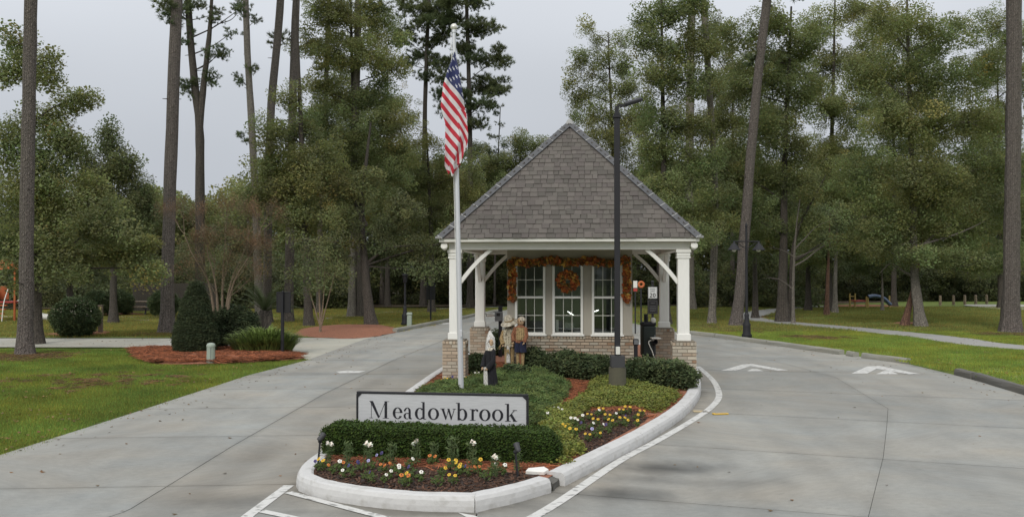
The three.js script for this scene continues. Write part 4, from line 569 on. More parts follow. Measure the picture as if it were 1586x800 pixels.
// flag and pole
{
  const [x, d] = G(714.5, 621, SOIL), base = V(x, SOIL, -d), topP = W3(703, 47, d - 0.05), t = thing('flagpole', 'tall white metal flagpole behind the entrance sign', 'flagpole', base.toArray());
  const tp = topP.clone().sub(base); part('pole', tube([V(0, -0.05, 0), tp.clone().multiplyScalar(0.5), tp], [0.05, 0.042, 0.03], 16), M.alu, t);
  part('finial', new THREE.SphereGeometry(0.062, 20, 14).translate(tp.x, tp.y + 0.06, tp.z), M.gold, t); part('truck', cyl(0.04, 0.04, 0.05, tp.x, tp.y - 0.04, tp.z), M.alu, t);
  part('base_collar', lathe([[0.09, 0], [0.09, 0.02], [0.055, 0.07], [0.05, 0.08]], 18), M.alu, t);
  part('halyard', [tube([tp.clone().add(V(-0.05, -0.05, 0.045)), V(-0.075, 1.2, 0.06)], [0.005, 0.005], 4)], M.white, t);
  for (const [yy] of [[0.4]]) part('cleat', bx(0.03, 0.12, 0.04, 0, 1.2, 0.06), M.alu, t);
  // limp flag: printed cloth folded on itself
  const Wt = 256, Ht = 1024, fm = tex(Wt, Ht, (u, v) => { // v from the lower end up; cloth laid as it hangs
    const y = (1 - v) * 2.15, xx = (u - 0.5) * 0.46, s = y - 1.25 * xx; // along the slanted stripes
    if (s < 0.62 && y < 0.85) { const gx = ((u * 5.2 + 0.3) % 1) - 0.5, row = s / 0.085, gy = (row % 1) - 0.5, off = Math.floor(row) % 2 ? 0.5 : 0, gx2 = (((u * 4.2 + off) % 1) + 1) % 1 - 0.5; void gx; const a = Math.atan2(gy * 0.085, gx2 * 0.11), r = Math.hypot(gy * 0.085, gx2 * 0.11), star = 0.019 + 0.008 * Math.cos(5 * (a - 1.5708)); return r < star ? S(0.75, 0.76, 0.8) : S(0.022, 0.03, 0.12); }
    const k = Math.floor((s - 0.62) / 0.108); return (k & 1) ? S(0.52, 0.02, 0.04) : S(0.72, 0.71, 0.72);
  });
  fm.wrapS = fm.wrapT = THREE.ClampToEdgeWrapping;
  const flagMat = new THREE.MeshPhysicalMaterial({ map: fm, roughness: 0.8, transmission: 0.2, thickness: 0 });
  const edgeL = piecewise([[0, -0.005], [0.16, -0.06], [0.3, -0.12], [0.55, -0.195], [0.95, -0.235], [1.1, -0.2], [1.25, -0.155], [1.6, -0.16], [2.0, -0.17], [2.15, -0.1]]), edgeR = piecewise([[0, 0.02], [0.16, 0.055], [0.35, 0.09], [0.7, 0.15], [1.1, 0.205], [1.45, 0.24], [1.6, 0.23], [1.75, 0.18], [2.0, 0.1], [2.15, 0.02]]);
  const sheetOf = (n, m, f) => { const pos = [], uv = [], idx = []; for (let j = 0; j <= m; j++) for (let i = 0; i <= n; i++) { const [p, q] = f(i / n, j / m); pos.push(...p); uv.push(...q); } for (let j = 0; j < m; j++) for (let i = 0; i < n; i++) { const a = j * (n + 1) + i, b = a + n + 1; idx.push(a, b, a + 1, b, b + 1, a + 1); } const g = new THREE.BufferGeometry(); g.setAttribute('position', new THREE.Float32BufferAttribute(pos, 3)); g.setAttribute('uv', new THREE.Float32BufferAttribute(uv, 2)); g.setIndex(idx); g.computeVertexNormals(); return g; };
  const front = sheetOf(28, 70, (u, v) => { const y = v * 2.15, a = edgeL(y), b = edgeR(y), wv = 0.8 + 0.4 * v; const z = 0.09 + 0.05 * Math.sin(u * 9 + v * 3.2) * Math.min(1, v * 4) * wv + 0.03 * Math.sin(u * 4 - v * 9) + 0.05 * Math.sin(Math.PI * u) + 0.02 * Math.sin(v * 17 + u * 3); const hem = v > 0.93 ? 0.05 * Math.sin(u * 8) : 0; return [[lerp(a, b, u), -y + hem, z], [clamp(lerp(a, b, u) / 0.46 + 0.5), 1 - v]]; });
  const back = sheetOf(16, 60, (u, v) => { const y = 0.15 + v * 1.9, a = edgeL(y) * 0.8, b = edgeR(y) * 0.93; return [[lerp(a, b, u), -y, 0.02 + 0.04 * Math.sin(u * 11 + v * 4) * Math.min(1, v * 3)], [1 - clamp(lerp(a, b, u) / 0.46 + 0.5), 1 - clamp(v + 0.1)]]; });
  const fold = sheetOf(10, 26, (u, v) => { const y = 1.02 + v * 0.95; const a = edgeR(y) - 0.15 + 0.05 * v, b = edgeR(y) + 0.012; return [[lerp(a, b, u), -y, 0.17 + 0.05 * Math.sin(u * 5 + v * 3)], [clamp(0.25 + u * 0.5), 0.62 - v * 0.4]]; });
  const at = base.clone().add(tp.clone().multiplyScalar(0.94)), ft = W3(704, 84, d - 0.05), fl = thing('flag', 'limp American flag with stars and red and white stripes hanging from the pole', 'flag', [ft.x, ft.y, ft.z], 0.0); void at;
  part('cloth', front, flagMat, fl); part('cloth_fold', [back, fold], flagMat, fl); part('hoist_band', tube([V(0, 0.02, 0.05), V(-0.03, -0.45, 0.06)], [0.012, 0.012], 6), M.white, fl);
}
// black area-light pole on its concrete footing
{
  const [x, d] = G(956.5, 607, SOIL), t = thing('lamp_post', 'tall square black light pole on a round concrete footing before the gatehouse', 'lamp post', [x, SOIL, -d]);
  part('footing', cyl(0.17, 0.165, 0.52, 0, -0.04, 0, 28), M.mossConcrete, t); part('base_cover', bx(0.26, 0.22, 0.26, 0, 0.59, 0), M.darkGrey, t);
  part('pole', bx(0.105, 4.65, 0.105, 0, 3.02, 0, 0.012), M.black, t); part('pole_neck', bx(0.07, 0.14, 0.07, 0, 5.41, 0), M.black, t); part('collar', bx(0.15, 0.04, 0.15, 0, 5.27, 0), M.black, t);
  part('outlet_box', bx(0.08, 0.15, 0.06, 0.0, 0.8, 0.085, 0.01), M.trim, t); part('arm', bx(0.18, 0.05, 0.06, 0.1, 5.49, 0.0, 0.005), M.black, t);
  part('luminaire', bx(0.34, 0.06, 0.3, 0, 0, 0, 0.02), M.black, t, [0.32, 5.57, 0.0], [0.25, 0, 0.3]); part('diffuser', bx(0.26, 0.012, 0.22, 0, -0.035, 0, 0.004), M.grey, t, [0.32, 5.57, 0.0], [0.25, 0, 0.3]);
}
// landscape spotlights
for (const [hx, hy, bx0, by0, lab, lean] of [[498, 676, 491, 721, 'black spotlight on a leaning stake at the left end of the front flower bed', -1], [801, 692, 803, 737, 'black spotlight on an upright stake at the right end of the front flower bed', 0]]) {
  const [x, d] = G(bx0, by0, SOIL), h = W3(hx, hy, d + 0.03), t = thing('spotlight', lab, 'spotlight', [x, SOIL, -d]), p = h.clone().sub(V(x, SOIL, -d));
  part('stake', bar(V(0, -0.1, 0), p.clone().add(V(-0.02, -0.05, 0)), 0.013, 0.011), M.black, t); part('head', lathe([[0.001, -0.1], [0.045, -0.08], [0.052, 0.05], [0.06, 0.06], [0.055, 0.065], [0.001, 0.045]], 18), M.darkGrey, t, p.toArray(), [-0.75, 0, lean ? -0.5 : 0.25]).scale.setScalar(0.66); part('knuckle', new THREE.SphereGeometry(0.024, 10, 8).translate(p.x - 0.02, p.y - 0.055, p.z), M.black, t);
}
{ const [x, d] = G(832, 731, SOIL), t = thing('stone_slab', 'flat white stone slab lying at the right corner of the front bed', 'slab', [x, SOIL, -d], 0.3); const s = new THREE.Shape([[-0.13, 0.0], [-0.08, 0.07], [0.1, 0.06], [0.12, -0.03], [0.05, -0.09], [-0.02, -0.06]].map((p) => new THREE.Vector2(...p))); part('slab', new THREE.ExtrudeGeometry(s, { depth: 0.03, bevelSize: 0.006, bevelThickness: 0.006, bevelSegments: 2 }).rotateX(-Math.PI / 2), M.white, t, [0, 0.0, 0], [0.14, 0, 0.05]); }

// ---------- flowers ----------
const petal = (cols) => cols.map((c) => std({ color: rgb(...c), roughness: 0.7 }));
const [PY, PW, PO, PV, PL] = petal([[0.66, 0.42, 0.03], [0.78, 0.76, 0.68], [0.55, 0.17, 0.03], [0.06, 0.05, 0.16], [0.38, 0.36, 0.6]]), eye = std({ color: rgb(0.06, 0.02, 0.03) });
const flowerGeo = (() => { const g = []; for (let i = 0; i < 5; i++) { const a = i * 1.2566 + 0.3, p = new THREE.CircleGeometry(0.023, 8).scale(1, 1.15, 1).translate(0, 0.02, i * 0.0012); p.rotateX(-0.25); p.rotateZ(a); g.push(p); } return mg(g).scale(0.52, 0.52, 0.52); })(), eyeGeo = new THREE.CircleGeometry(0.006, 8).translate(0, 0, 0.0055);
const pansyLeaf = [spray(34, 0.075, 0.055, 0.028, 201, 0.7), spray(28, 0.065, 0.05, 0.028, 202, 0.7)];
const fr = rng(501), kinds = {};
function pansy(kind, mat, x, d, label, group, n = 2, s = 1) {
  const key = kind + n; let t = kinds[key];
  if (!t) {
    t = kinds[key] = thing('pansy', label, 'flower', [x, SOIL - 0.01, -d], 0, group); part('foliage', pansyLeaf[n % 2].clone().translate(0, 0.06, 0), L.bloom, t);
    for (let i = 0; i < n; i++) { const a = fr() * 6.28, p = [0.05 * Math.cos(a), 0.105 + 0.03 * fr(), 0.03 + 0.03 * Math.sin(a)], r = [-0.5 - 0.4 * fr(), (fr() - 0.5) * 0.9, 0], f = part('flower', flowerGeo, mat, t, p, r); part('flower_eye', eyeGeo, eye, f); part('stalk', bar(V(0, 0, 0), V(p[0], p[1], p[2] - 0.01), 0.003), L.bloomStem ?? (L.bloomStem = std({ color: rgb(0.07, 0.11, 0.03) })), t); }
    t.scale.setScalar(s); t.rotation.y = (fr() - 0.5); return t;
  }
  return copyOf(t, 'pansy', label, group, [x, SOIL - 0.01, -d], (fr() - 0.5) * 1.4, s);
}
const KIND = { y: ['yellow', PY], w: ['white', PW], o: ['orange', PO], v: ['dark purple', PV], l: ['pale lilac', PL] };
function bed(list, where, pt) { for (const [k, x, y, n = 2] of list) { const [a, b] = KIND[k], p = I(...pt(x, y)); pansy(k, b, p[0], p[1], n ? `${a} pansy with ${n > 1 ? 'two open flowers' : 'one open flower'} ${where}` : `leafy pansy plant without open flowers ${where}`, n ? `${a} pansies with ${n > 1 ? 'two flowers' : 'one flower'} ${where}` : `pansies without flowers ${where}`, n, rr(0.85, 1.15, fr)); } }
const z7 = (x, y) => [440 + x * 0.3, 566 + y * 0.3], z8 = (x, y) => [800 + x / 3.0775, 546 + y / 3.0775], z6 = (x, y) => [680 + x * 0.3, 386 + y * 0.3];
bed([['y', 205, 540], ['o', 250, 558, 1], ['w', 282, 545, 1], ['o', 330, 548, 1], ['w', 305, 580, 1], ['v', 400, 545], ['l', 455, 535, 1], ['o', 508, 550], ['v', 520, 505, 1], ['l', 497, 505, 1], ['o', 566, 545, 1], ['w', 545, 585, 1], ['w', 515, 605, 1], ['v', 455, 605, 1], ['w', 600, 570, 1], ['w', 645, 530, 1], ['y', 640, 598, 1], ['o', 622, 622], ['w', 703, 600, 1], ['o', 765, 512], ['y', 815, 570, 1], ['y', 866, 540], ['y', 912, 552], ['y', 872, 610], ['y', 905, 565, 1], ['o', 995, 560], ['y', 1000, 530, 1], ['w', 1130, 565, 1], ['v', 660, 580, 1], ['v', 350, 575, 1], ['w', 1075, 555, 1], ['v', 175, 540, 1], ['v', 950, 570, 1], ['w', 590, 568, 1], ['y', 1040, 590, 0], ['y', 790, 620, 0], ['y', 430, 595, 0]], 'in the dark front bed before the hedge', z7);
bed([['y', 230, 375], ['y', 242, 385, 1], ['y', 270, 405], ['y', 342, 420], ['l', 375, 405, 1], ['y', 395, 408, 1], ['w', 265, 350], ['w', 283, 352, 1], ['w', 355, 370, 1], ['y', 350, 320], ['y', 380, 350], ['y', 405, 295], ['y', 435, 328], ['y', 458, 358], ['y', 500, 345], ['y', 518, 352, 1], ['w', 400, 378, 1], ['y', 500, 297], ['y', 530, 292], ['y', 594, 308], ['y', 575, 355, 1], ['y', 570, 325, 1], ['w', 470, 318, 1], ['w', 313, 335, 1], ['w', 185, 292], ['w', 207, 297], ['w', 148, 322, 1], ['w', 157, 295, 1], ['v', 320, 370, 1], ['v', 440, 385, 1], ['w', 385, 305, 1], ['y', 290, 380, 0], ['v', 530, 335, 1]], 'in the right bed beside the ground cover', z8);
bed([['y', 40, 690], ['y', 20, 700], ['v', 85, 690], ['y', 130, 690], ['w', 190, 668], ['o', 75, 700, 1], ['v', 55, 680, 1]], 'in the left bed beside the flagpole', z6);
// snapdragons: upright leafy stems, some with white heads
const snapLeaf = (() => { const g = [], f = rng(71); for (let s = 0; s < 3; s++) { const a = s * 2.1, x = 0.03 * Math.cos(a), z = 0.03 * Math.sin(a), hgt = rr(0.2, 0.29, f); for (let i = 0; i < 26; i++) { const l = spray(1, 0.001, 0.075, 0.016, Math.floor(f() * 1e6), 1, -0.7); const b = f() * 6.28; l.translate(0, 0, 0.03).rotateX(-0.5).rotateY(b).translate(x, hgt * (0.1 + 0.9 * i / 26), z); g.push(l); } g.push(tint(bar(V(x * 0.4, 0, z * 0.4), V(x, hgt, z), 0.004), 1, 1, 1)); } return mg(g); })();
const snapG = std({ color: rgb(0.085, 0.125, 0.045), vertexColors: true, roughness: 0.8 }), headGeo = spray(26, 0.028, 0.035, 0.03, 72, 1.1);
const white = std({ color: rgb(0.8, 0.79, 0.72), vertexColors: true });
let snap = null, snapW = null;
for (const [x, y, s, w] of [[232, 500, 0.85, 1], [328, 515, 1, 0], [435, 515, 0.95, 1], [555, 510, 0.95, 0], [678, 510, 1, 1], [772, 500, 0.9, 0], [868, 515, 1.25, 0], [970, 520, 1.05, 2], [1092, 575, 0.85, 1], [1205, 545, 0.8, 0]]) {
  const [a, d] = I(...z7(x, y)), lab = w ? 'tall green snapdragon with a white flower head at the foot of the hedge' : 'tall green snapdragon not yet in flower at the foot of the hedge', grp = w ? 'flowering snapdragons along the hedge' : 'green snapdragons along the hedge', src = w ? snapW : snap;
  if (src) { copyOf(src, 'snapdragon', lab, grp, [a, SOIL - 0.01, -d], fr() * 6, s); continue; }
  const t = thing('snapdragon', lab, 'flower', [a, SOIL - 0.01, -d], 0, grp); part('foliage', snapLeaf, snapG, t); if (w) for (const p of [[0.03, 0.27, 0.0], [-0.02, 0.285, 0.02]]) part('flower', headGeo, white, t, p); t.scale.setScalar(s); if (w) snapW = t; else snap = t;
}
// ---------- ground covers and shrubs ----------
const coverZone = [...inset(spline2(leftEdge, 20), 0.34), [0.1, 10.7], [0.7, 10.9], ...inset(spline2(rightEdge, 40), 0.4)];
function cover(name, label, polyPx, kind, mat, n, hgt, seed, ground = SOIL) {
  const poly = polyPx.map(([x, y]) => I(x, y)), f = rng(seed), list = [], xs = poly.map((p) => p[0]), ds = poly.map((p) => p[1]), edge = (x, d) => Math.min(...spline2([...poly, poly[0]], 80).map(([a, b]) => Math.hypot(a - x, b - d)));
  const ring = spline2([...poly, poly[0]], 60), near = (x, d) => { let m = 9; for (const [a, b] of ring) m = Math.min(m, Math.hypot(a - x, b - d)); return m; }; void edge;
  for (let i = 0; i < n * 20 && list.length < n; i++) { const x = rr(Math.min(...xs), Math.max(...xs), f), d = rr(Math.min(...ds), Math.max(...ds), f); if (!inside(poly, x, d) || !inside(coverZone, x, d)) continue; const e = clamp(near(x, d) / 0.3), y = hgt * (0.15 + 0.85 * e * (0.75 + 0.5 * n2(x * 1.6 + seed, d * 1.6))) * (1 - 0.3 * f()); list.push([V(x, ground + y, -d), rr(0.8, 1.35, f), rr(0.65, 1.3, f) * (1 + 0.15 * n2(x * 0.9, d * 0.9)), rr(-0.1, 0.15, f)]); }
  const o = scatter(name, SP[kind][seed % 2], mat, list, scene, seed); return stuff(o, label, 'ground cover');
}
cover('juniper_cover', 'dark green spreading juniper between the flagpole and the shrubs', [[668, 612], [690, 602], [735, 598], [752, 590], [772, 582], [820, 579], [858, 590], [874, 600], [868, 616], [850, 630], [830, 660], [700, 650], [668, 625]], 'juniper', L.juniper, 2500, 0.19, 301);
cover('jasmine_cover', 'yellow green creeping ground cover round the lamp post footing', [[922, 594], [930, 589], [975, 592], [1010, 603], [1040, 610], [1055, 618], [1040, 634], [1022, 641], [1005, 633], [980, 627], [905, 632], [872, 655], [880, 690], [922, 708], [905, 718], [880, 722], [852, 712], [845, 640], [884, 632], [915, 612]], 'cover', L.jasmine, 4200, 0.1, 302);
cover('juniper_cover', 'dark juniper sprigs by the left kerb behind the sign', [[648, 612], [690, 603], [700, 600], [690, 597], [664, 604]], 'juniper', L.juniper, 90, 0.12, 303);
const shrubGroup = 'dark evergreen shrubs along the front of the gatehouse';
const shrubList = [[797, 590, 40, 26, 'low dark shrub behind the sun hat scarecrow'], [828, 581, 56, 50, 'dark shrub under the left gatehouse window'], [872, 583, 58, 48, 'dark shrub between the left and middle gatehouse windows'], [906, 586, 46, 44, 'dark shrub under the middle gatehouse window'], [935, 584, 42, 40, 'dark shrub just left of the black light pole'], [984, 592, 46, 44, 'dark shrub just right of the black light pole'], [1022, 598, 62, 52, 'wide dark shrub before the right brick pedestals'], [1053, 600, 46, 46, 'dark shrub at the right kerb below the corner pedestal'], [742, 578, 40, 34, 'dark shrub with pale flowers beside the left front pedestal'], [766, 548, 34, 42, 'dark shrub below the grey keypad box']];
shrubList.forEach(([x, y, w, h2, lab], i) => { const [a, d] = I(x, y), k = d / F; shrubAt('shrub', lab, 'shrub', [a, SOIL - 0.02, -d], w * k * 0.9, h2 * k * 0.8, w * k * 0.8, 'round', 'shrub', L.shrub, 230, shrubGroup, i, { lump: 0.4, low: -0.85 }); });

// ---------- scarecrows ----------
const ragMap = tex(256, 256, (u, v) => { const k = clamp(0.95 + 0.9 * tn(u, v, 7, 4, 140) + 0.25 * (noisy() - 0.5), 0.2, 1.3) * (0.85 + 0.15 * Math.sign(Math.sin(u * 50))); return S(k, k * 0.97, k * 0.93); }, true, 1);
const cloth = (r, g, b) => std({ map: ragMap, color: rgb(r, g, b), roughness: 0.95 }), CL = { cream: cloth(0.55, 0.5, 0.38), black: cloth(0.014, 0.014, 0.018), white: cloth(0.68, 0.67, 0.64), tan: cloth(0.42, 0.3, 0.15), rust: cloth(0.32, 0.14, 0.075), navy: cloth(0.02, 0.025, 0.06), straw: cloth(0.45, 0.32, 0.14), face: cloth(0.55, 0.38, 0.24), lace: cloth(0.6, 0.55, 0.45), denim: cloth(0.03, 0.04, 0.08) };
// a gown or shirt: rings [y, rx, rz, dx] with folds
function gown(rings, folds, seed, amp = 0.12) { const seg = 30, pos = [], idx = [], uv = []; const C = rings.map((r) => r); C.forEach(([y, rx, rz, dx = 0], j) => { for (let i = 0; i <= seg; i++) { const a = i / seg * 6.2832, k = 1 + amp * (j / C.length) * Math.sin(a * folds + seed + j * 0.3) + 0.05 * n3(Math.cos(a) * 2, Math.sin(a) * 2, y * 4 + seed); pos.push(dx + rx * k * Math.cos(a), y, rz * k * Math.sin(a)); uv.push(i / seg * 2, y * 2); } }); for (let j = 0; j < C.length - 1; j++) for (let i = 0; i < seg; i++) { const a = j * (seg + 1) + i, b = a + seg + 1; idx.push(a, a + 1, b, b, a + 1, b + 1); } const g = new THREE.BufferGeometry(); g.setAttribute('position', new THREE.Float32BufferAttribute(pos, 3)); g.setAttribute('uv', new THREE.Float32BufferAttribute(uv, 2)); g.setIndex(idx); g.computeVertexNormals(); return g; }
const strawTuft = (p, dir, n, l, seed) => { const f = rng(seed), g = []; for (let i = 0; i < n; i++) { const d = dir.clone().add(V(f() - 0.5, f() - 0.5, f() - 0.5).multiplyScalar(0.7)).normalize().multiplyScalar(l * rr(0.6, 1.2, f)); g.push(bar(p.clone(), p.clone().add(d), 0.005, 0.003, 4)); } return mg(g); };
{ // black gown, white hood
  const [x, d] = I(760, 613), t = thing('scarecrow', 'scarecrow figure in a long black gown and white hood standing behind the sign', 'scarecrow', [x, SOIL, -d], -0.9); t.scale.set(0.76, 0.9, 0.76);
  part('body', [gown([[1.02, 0.05, 0.05], [0.98, 0.12, 0.08], [0.9, 0.15, 0.1], [0.72, 0.13, 0.1], [0.6, 0.14, 0.11], [0.4, 0.17, 0.14], [0.2, 0.2, 0.16]], 6, 1), bar(V(0, -0.1, 0), V(0, 1.0, 0), 0.02)], CL.black, t);
  part('head', new THREE.SphereGeometry(0.095, 18, 14).scale(0.9, 1.15, 0.95).translate(0, 1.1, 0.0), CL.face, t);
  part('face', [-1, 1].map((s) => new THREE.SphereGeometry(0.013, 8, 6).translate(s * 0.035, 1.12, 0.084)), CL.black, t); part('nose', new THREE.ConeGeometry(0.014, 0.04, 8).rotateX(1.3).translate(0, 1.085, 0.1), CL.tan, t);
  part('hood', gown([[1.34, 0.015, 0.015, -0.05], [1.28, 0.05, 0.05, -0.04], [1.2, 0.1, 0.1, -0.015], [1.1, 0.115, 0.12, -0.02], [1.0, 0.12, 0.12, -0.03], [0.95, 0.13, 0.12, -0.03]], 4, 2, 0.1).translate(-0.012, 0, -0.02), CL.white, t);
  for (const s of [-1, 1]) { part('sleeve', tube([V(s * 0.1, 0.94, 0), V(s * 0.19, 0.74, 0.06), V(s * 0.1, 0.58, 0.17)], [0.06, 0.055, 0.065], 10), CL.black, t); part('hand', [...[0, 1, 2, 3, 4].map((i) => bar(V(s * 0.1, 0.58, 0.17), V(s * 0.1 - s * 0.05 + (i - 2) * 0.014, 0.535 + 0.008 * i, 0.225), 0.009, 0.006, 6)), new THREE.SphereGeometry(0.032, 10, 8).translate(s * 0.095, 0.57, 0.18)], CL.face, t); }
  part('apron', gown([[0.6, 0.06, 0.03, 0.0], [0.42, 0.075, 0.035, 0.01], [0.22, 0.08, 0.04, 0.02], [0.1, 0.07, 0.04, 0.01]], 4, 5).translate(0, 0, 0.16), CL.white, t); part('collar', gown([[1.0, 0.1, 0.08], [0.94, 0.15, 0.11]], 8, 3), CL.lace, t);
  part('shoes', [-1, 1].map((s) => new THREE.SphereGeometry(0.06, 12, 8).scale(0.8, 0.7, 1.5).translate(s * 0.08, 0.04, 0.05)), CL.black, t); part('legs', [-1, 1].map((s) => bar(V(s * 0.07, 0.02, 0), V(s * 0.07, 0.35, 0), 0.035, 0.05)), CL.straw, t); part('straw', [strawTuft(V(0, 0.18, 0.05), V(0.2, -1, 0.3), 24, 0.16, 5), strawTuft(V(0.1, 0.1, 0.1), V(0.8, -0.4, 0.3), 12, 0.1, 6)], CL.straw, t);
}
{ // sun hat, cream shawl
  const [x, d] = I(789, 582), t = thing('scarecrow', 'scarecrow figure in a cream sun hat and shawl near the left gatehouse window', 'scarecrow', [x, SOIL + 0.2, -d], -0.3); t.scale.setScalar(0.86);
  part('body', [gown([[1.0, 0.06, 0.06], [0.95, 0.17, 0.1], [0.82, 0.19, 0.12], [0.66, 0.17, 0.12], [0.52, 0.16, 0.12]], 7, 4), bar(V(0, -0.4, 0), V(0, 1, 0), 0.02)], CL.cream, t);
  part('head', new THREE.SphereGeometry(0.1, 18, 14).scale(0.95, 1.1, 1).translate(0, 1.1, 0), CL.face, t); part('hair', [strawTuft(V(-0.08, 1.12, 0), V(-0.2, -1, 0), 26, 0.26, 8), strawTuft(V(0.08, 1.12, 0), V(0.2, -1, 0), 26, 0.24, 9), strawTuft(V(0, 1.05, 0.06), V(0, -1, 0.35), 30, 0.24, 19)], CL.cream, t);
  part('hat', lathe([[0.001, 0.17], [0.07, 0.165], [0.11, 0.12], [0.115, 0.03], [0.16, 0.0], [0.235, -0.035], [0.238, -0.045], [0.15, -0.012], [0.001, 0.02]], 26).rotateX(0.4).rotateZ(0.16).translate(0, 1.17, 0.02), CL.lace, t); part('hat_band', new THREE.TorusGeometry(0.116, 0.014, 8, 24).rotateX(Math.PI / 2 + 0.4).rotateZ(0.16).translate(0, 1.21, 0.035), CL.tan, t);
  for (const s of [-1, 1]) { part('sleeve', tube([V(s * 0.14, 0.92, 0), V(s * 0.2, 0.72, 0.05), V(s * 0.13, 0.58, 0.12)], [0.06, 0.055, 0.06], 10), CL.tan, t); part('hand', [0, 1, 2, 3, 4].map((i) => bar(V(s * 0.13, 0.59, 0.12), V(s * 0.13 + (i - 2) * 0.014, 0.525 + 0.006 * i, 0.15), 0.012, 0.007, 6)), CL.face, t); }
  part('straw', [strawTuft(V(-0.2, 0.6, 0.1), V(-0.3, -1, 0.2), 16, 0.14, 31), strawTuft(V(0.2, 0.6, 0.1), V(0.3, -1, 0.2), 16, 0.14, 32), strawTuft(V(0, 0.5, 0.1), V(0, -1, 0.3), 26, 0.16, 33)], CL.straw, t);
  part('sash', gown([[0.56, 0.035, 0.025], [0.35, 0.045, 0.03], [0.12, 0.055, 0.03]], 3, 7).translate(0.0, 0, 0.1), CL.white, t); part('legs', [-1, 1].map((s) => bar(V(s * 0.07, 0.0, 0), V(s * 0.08, 0.55, 0), 0.05, 0.065)), CL.tan, t);
}
{ // rust shirt, navy shorts
  const [x, d] = I(806, 584), t = thing('scarecrow', 'scarecrow figure in a rust shirt and dark blue shorts beside the sun hat figure', 'scarecrow', [x, SOIL + 0.22, -d], -0.5);
  part('body', [gown([[0.92, 0.05, 0.05], [0.88, 0.13, 0.08], [0.75, 0.13, 0.1], [0.6, 0.12, 0.09], [0.54, 0.12, 0.09]], 5, 9), bar(V(0, -0.4, 0), V(0, 0.9, 0), 0.02)], CL.rust, t);
  part('vest', gown([[0.87, 0.11, 0.095], [0.7, 0.135, 0.11], [0.6, 0.13, 0.1]], 3, 11).translate(0.02, 0, 0.01), CL.tan, t);
  part('head', new THREE.SphereGeometry(0.085, 18, 14).scale(0.95, 1.1, 1).translate(0.01, 1.0, 0), CL.face, t); part('face', [-1, 1].map((s) => new THREE.SphereGeometry(0.012, 8, 6).translate(0.01 + s * 0.032, 1.015, 0.077)), CL.black, t); part('nose', new THREE.ConeGeometry(0.013, 0.036, 8).rotateX(1.3).translate(0.01, 0.985, 0.09), CL.rust, t); part('hair', [strawTuft(V(0.01, 1.07, 0), V(0, -0.3, -0.6), 36, 0.13, 12)], CL.rust, t); part('bonnet', new THREE.SphereGeometry(0.098, 16, 10, 0, 6.3, 0, 1.5).translate(0.02, 1.01, -0.02), CL.lace, t);
  part('shorts', [-1, 1].map((s) => gown([[0.57, 0.075, 0.085], [0.45, 0.08, 0.085], [0.33, 0.085, 0.085]], 4, 13).translate(s * 0.06, 0, 0)), CL.navy, t); part('legs', [-1, 1].map((s) => bar(V(s * 0.06, 0.05, 0), V(s * 0.065, 0.38, 0), 0.032, 0.045)), CL.tan, t); part('shoes', [-1, 1].map((s) => new THREE.SphereGeometry(0.05, 10, 8).scale(0.8, 0.7, 1.5).translate(s * 0.06, 0.04, 0.03)), CL.straw, t);
  for (const s of [-1, 1]) { part('sleeve', tube([V(s * 0.11, 0.86, 0), V(s * 0.17, 0.7, 0.03), V(s * 0.13, 0.56, 0.08)], [0.05, 0.045, 0.045], 10), CL.rust, t); part('hand', [0, 1, 2, 3, 4].map((i) => bar(V(s * 0.13, 0.56, 0.08), V(s * 0.13 + (i - 2) * 0.012, 0.5 + 0.006 * i, 0.1), 0.01, 0.006, 6)), CL.face, t); }
}
// ---------- equipment by the gatehouse ----------
{ const [x, d] = I(775, 552), t = thing('keypad_post', 'grey keypad box with white camera on a black post left of the gatehouse', 'keypad', [x, SOIL, -d], -0.2); part('post', bx(0.09, 1.1, 0.09, 0, 0.55, 0), M.black, t); part('box', bx(0.2, 0.26, 0.14, -0.03, 1.1, 0.06, 0.015), M.grey, t); part('screen', bx(0.1, 0.08, 0.01, -0.03, 1.15, 0.132, 0.003), M.matteBlack, t); part('cap', bx(0.1, 0.14, 0.1, 0.0, 1.3, 0), M.black, t); const c = part('camera', [cyl(0.045, 0.045, 0.22, 0, -0.11, 0, 16).rotateZ(Math.PI / 2)], M.white, t, [-0.26, 1.14, 0.05], [0, 0.2, 0.1]); part('camera_hood', bx(0.2, 0.012, 0.11, -0.02, 0.05, 0), M.white, c); part('lens', cyl(0.035, 0.035, 0.02, 0, 0, 0, 14).rotateZ(Math.PI / 2).translate(-0.11, 0, 0), M.matteBlack, c); part('bracket', bar(V(-0.14, 1.12, 0.05), V(-0.2, 1.13, 0.05), 0.02), M.grey, t); }
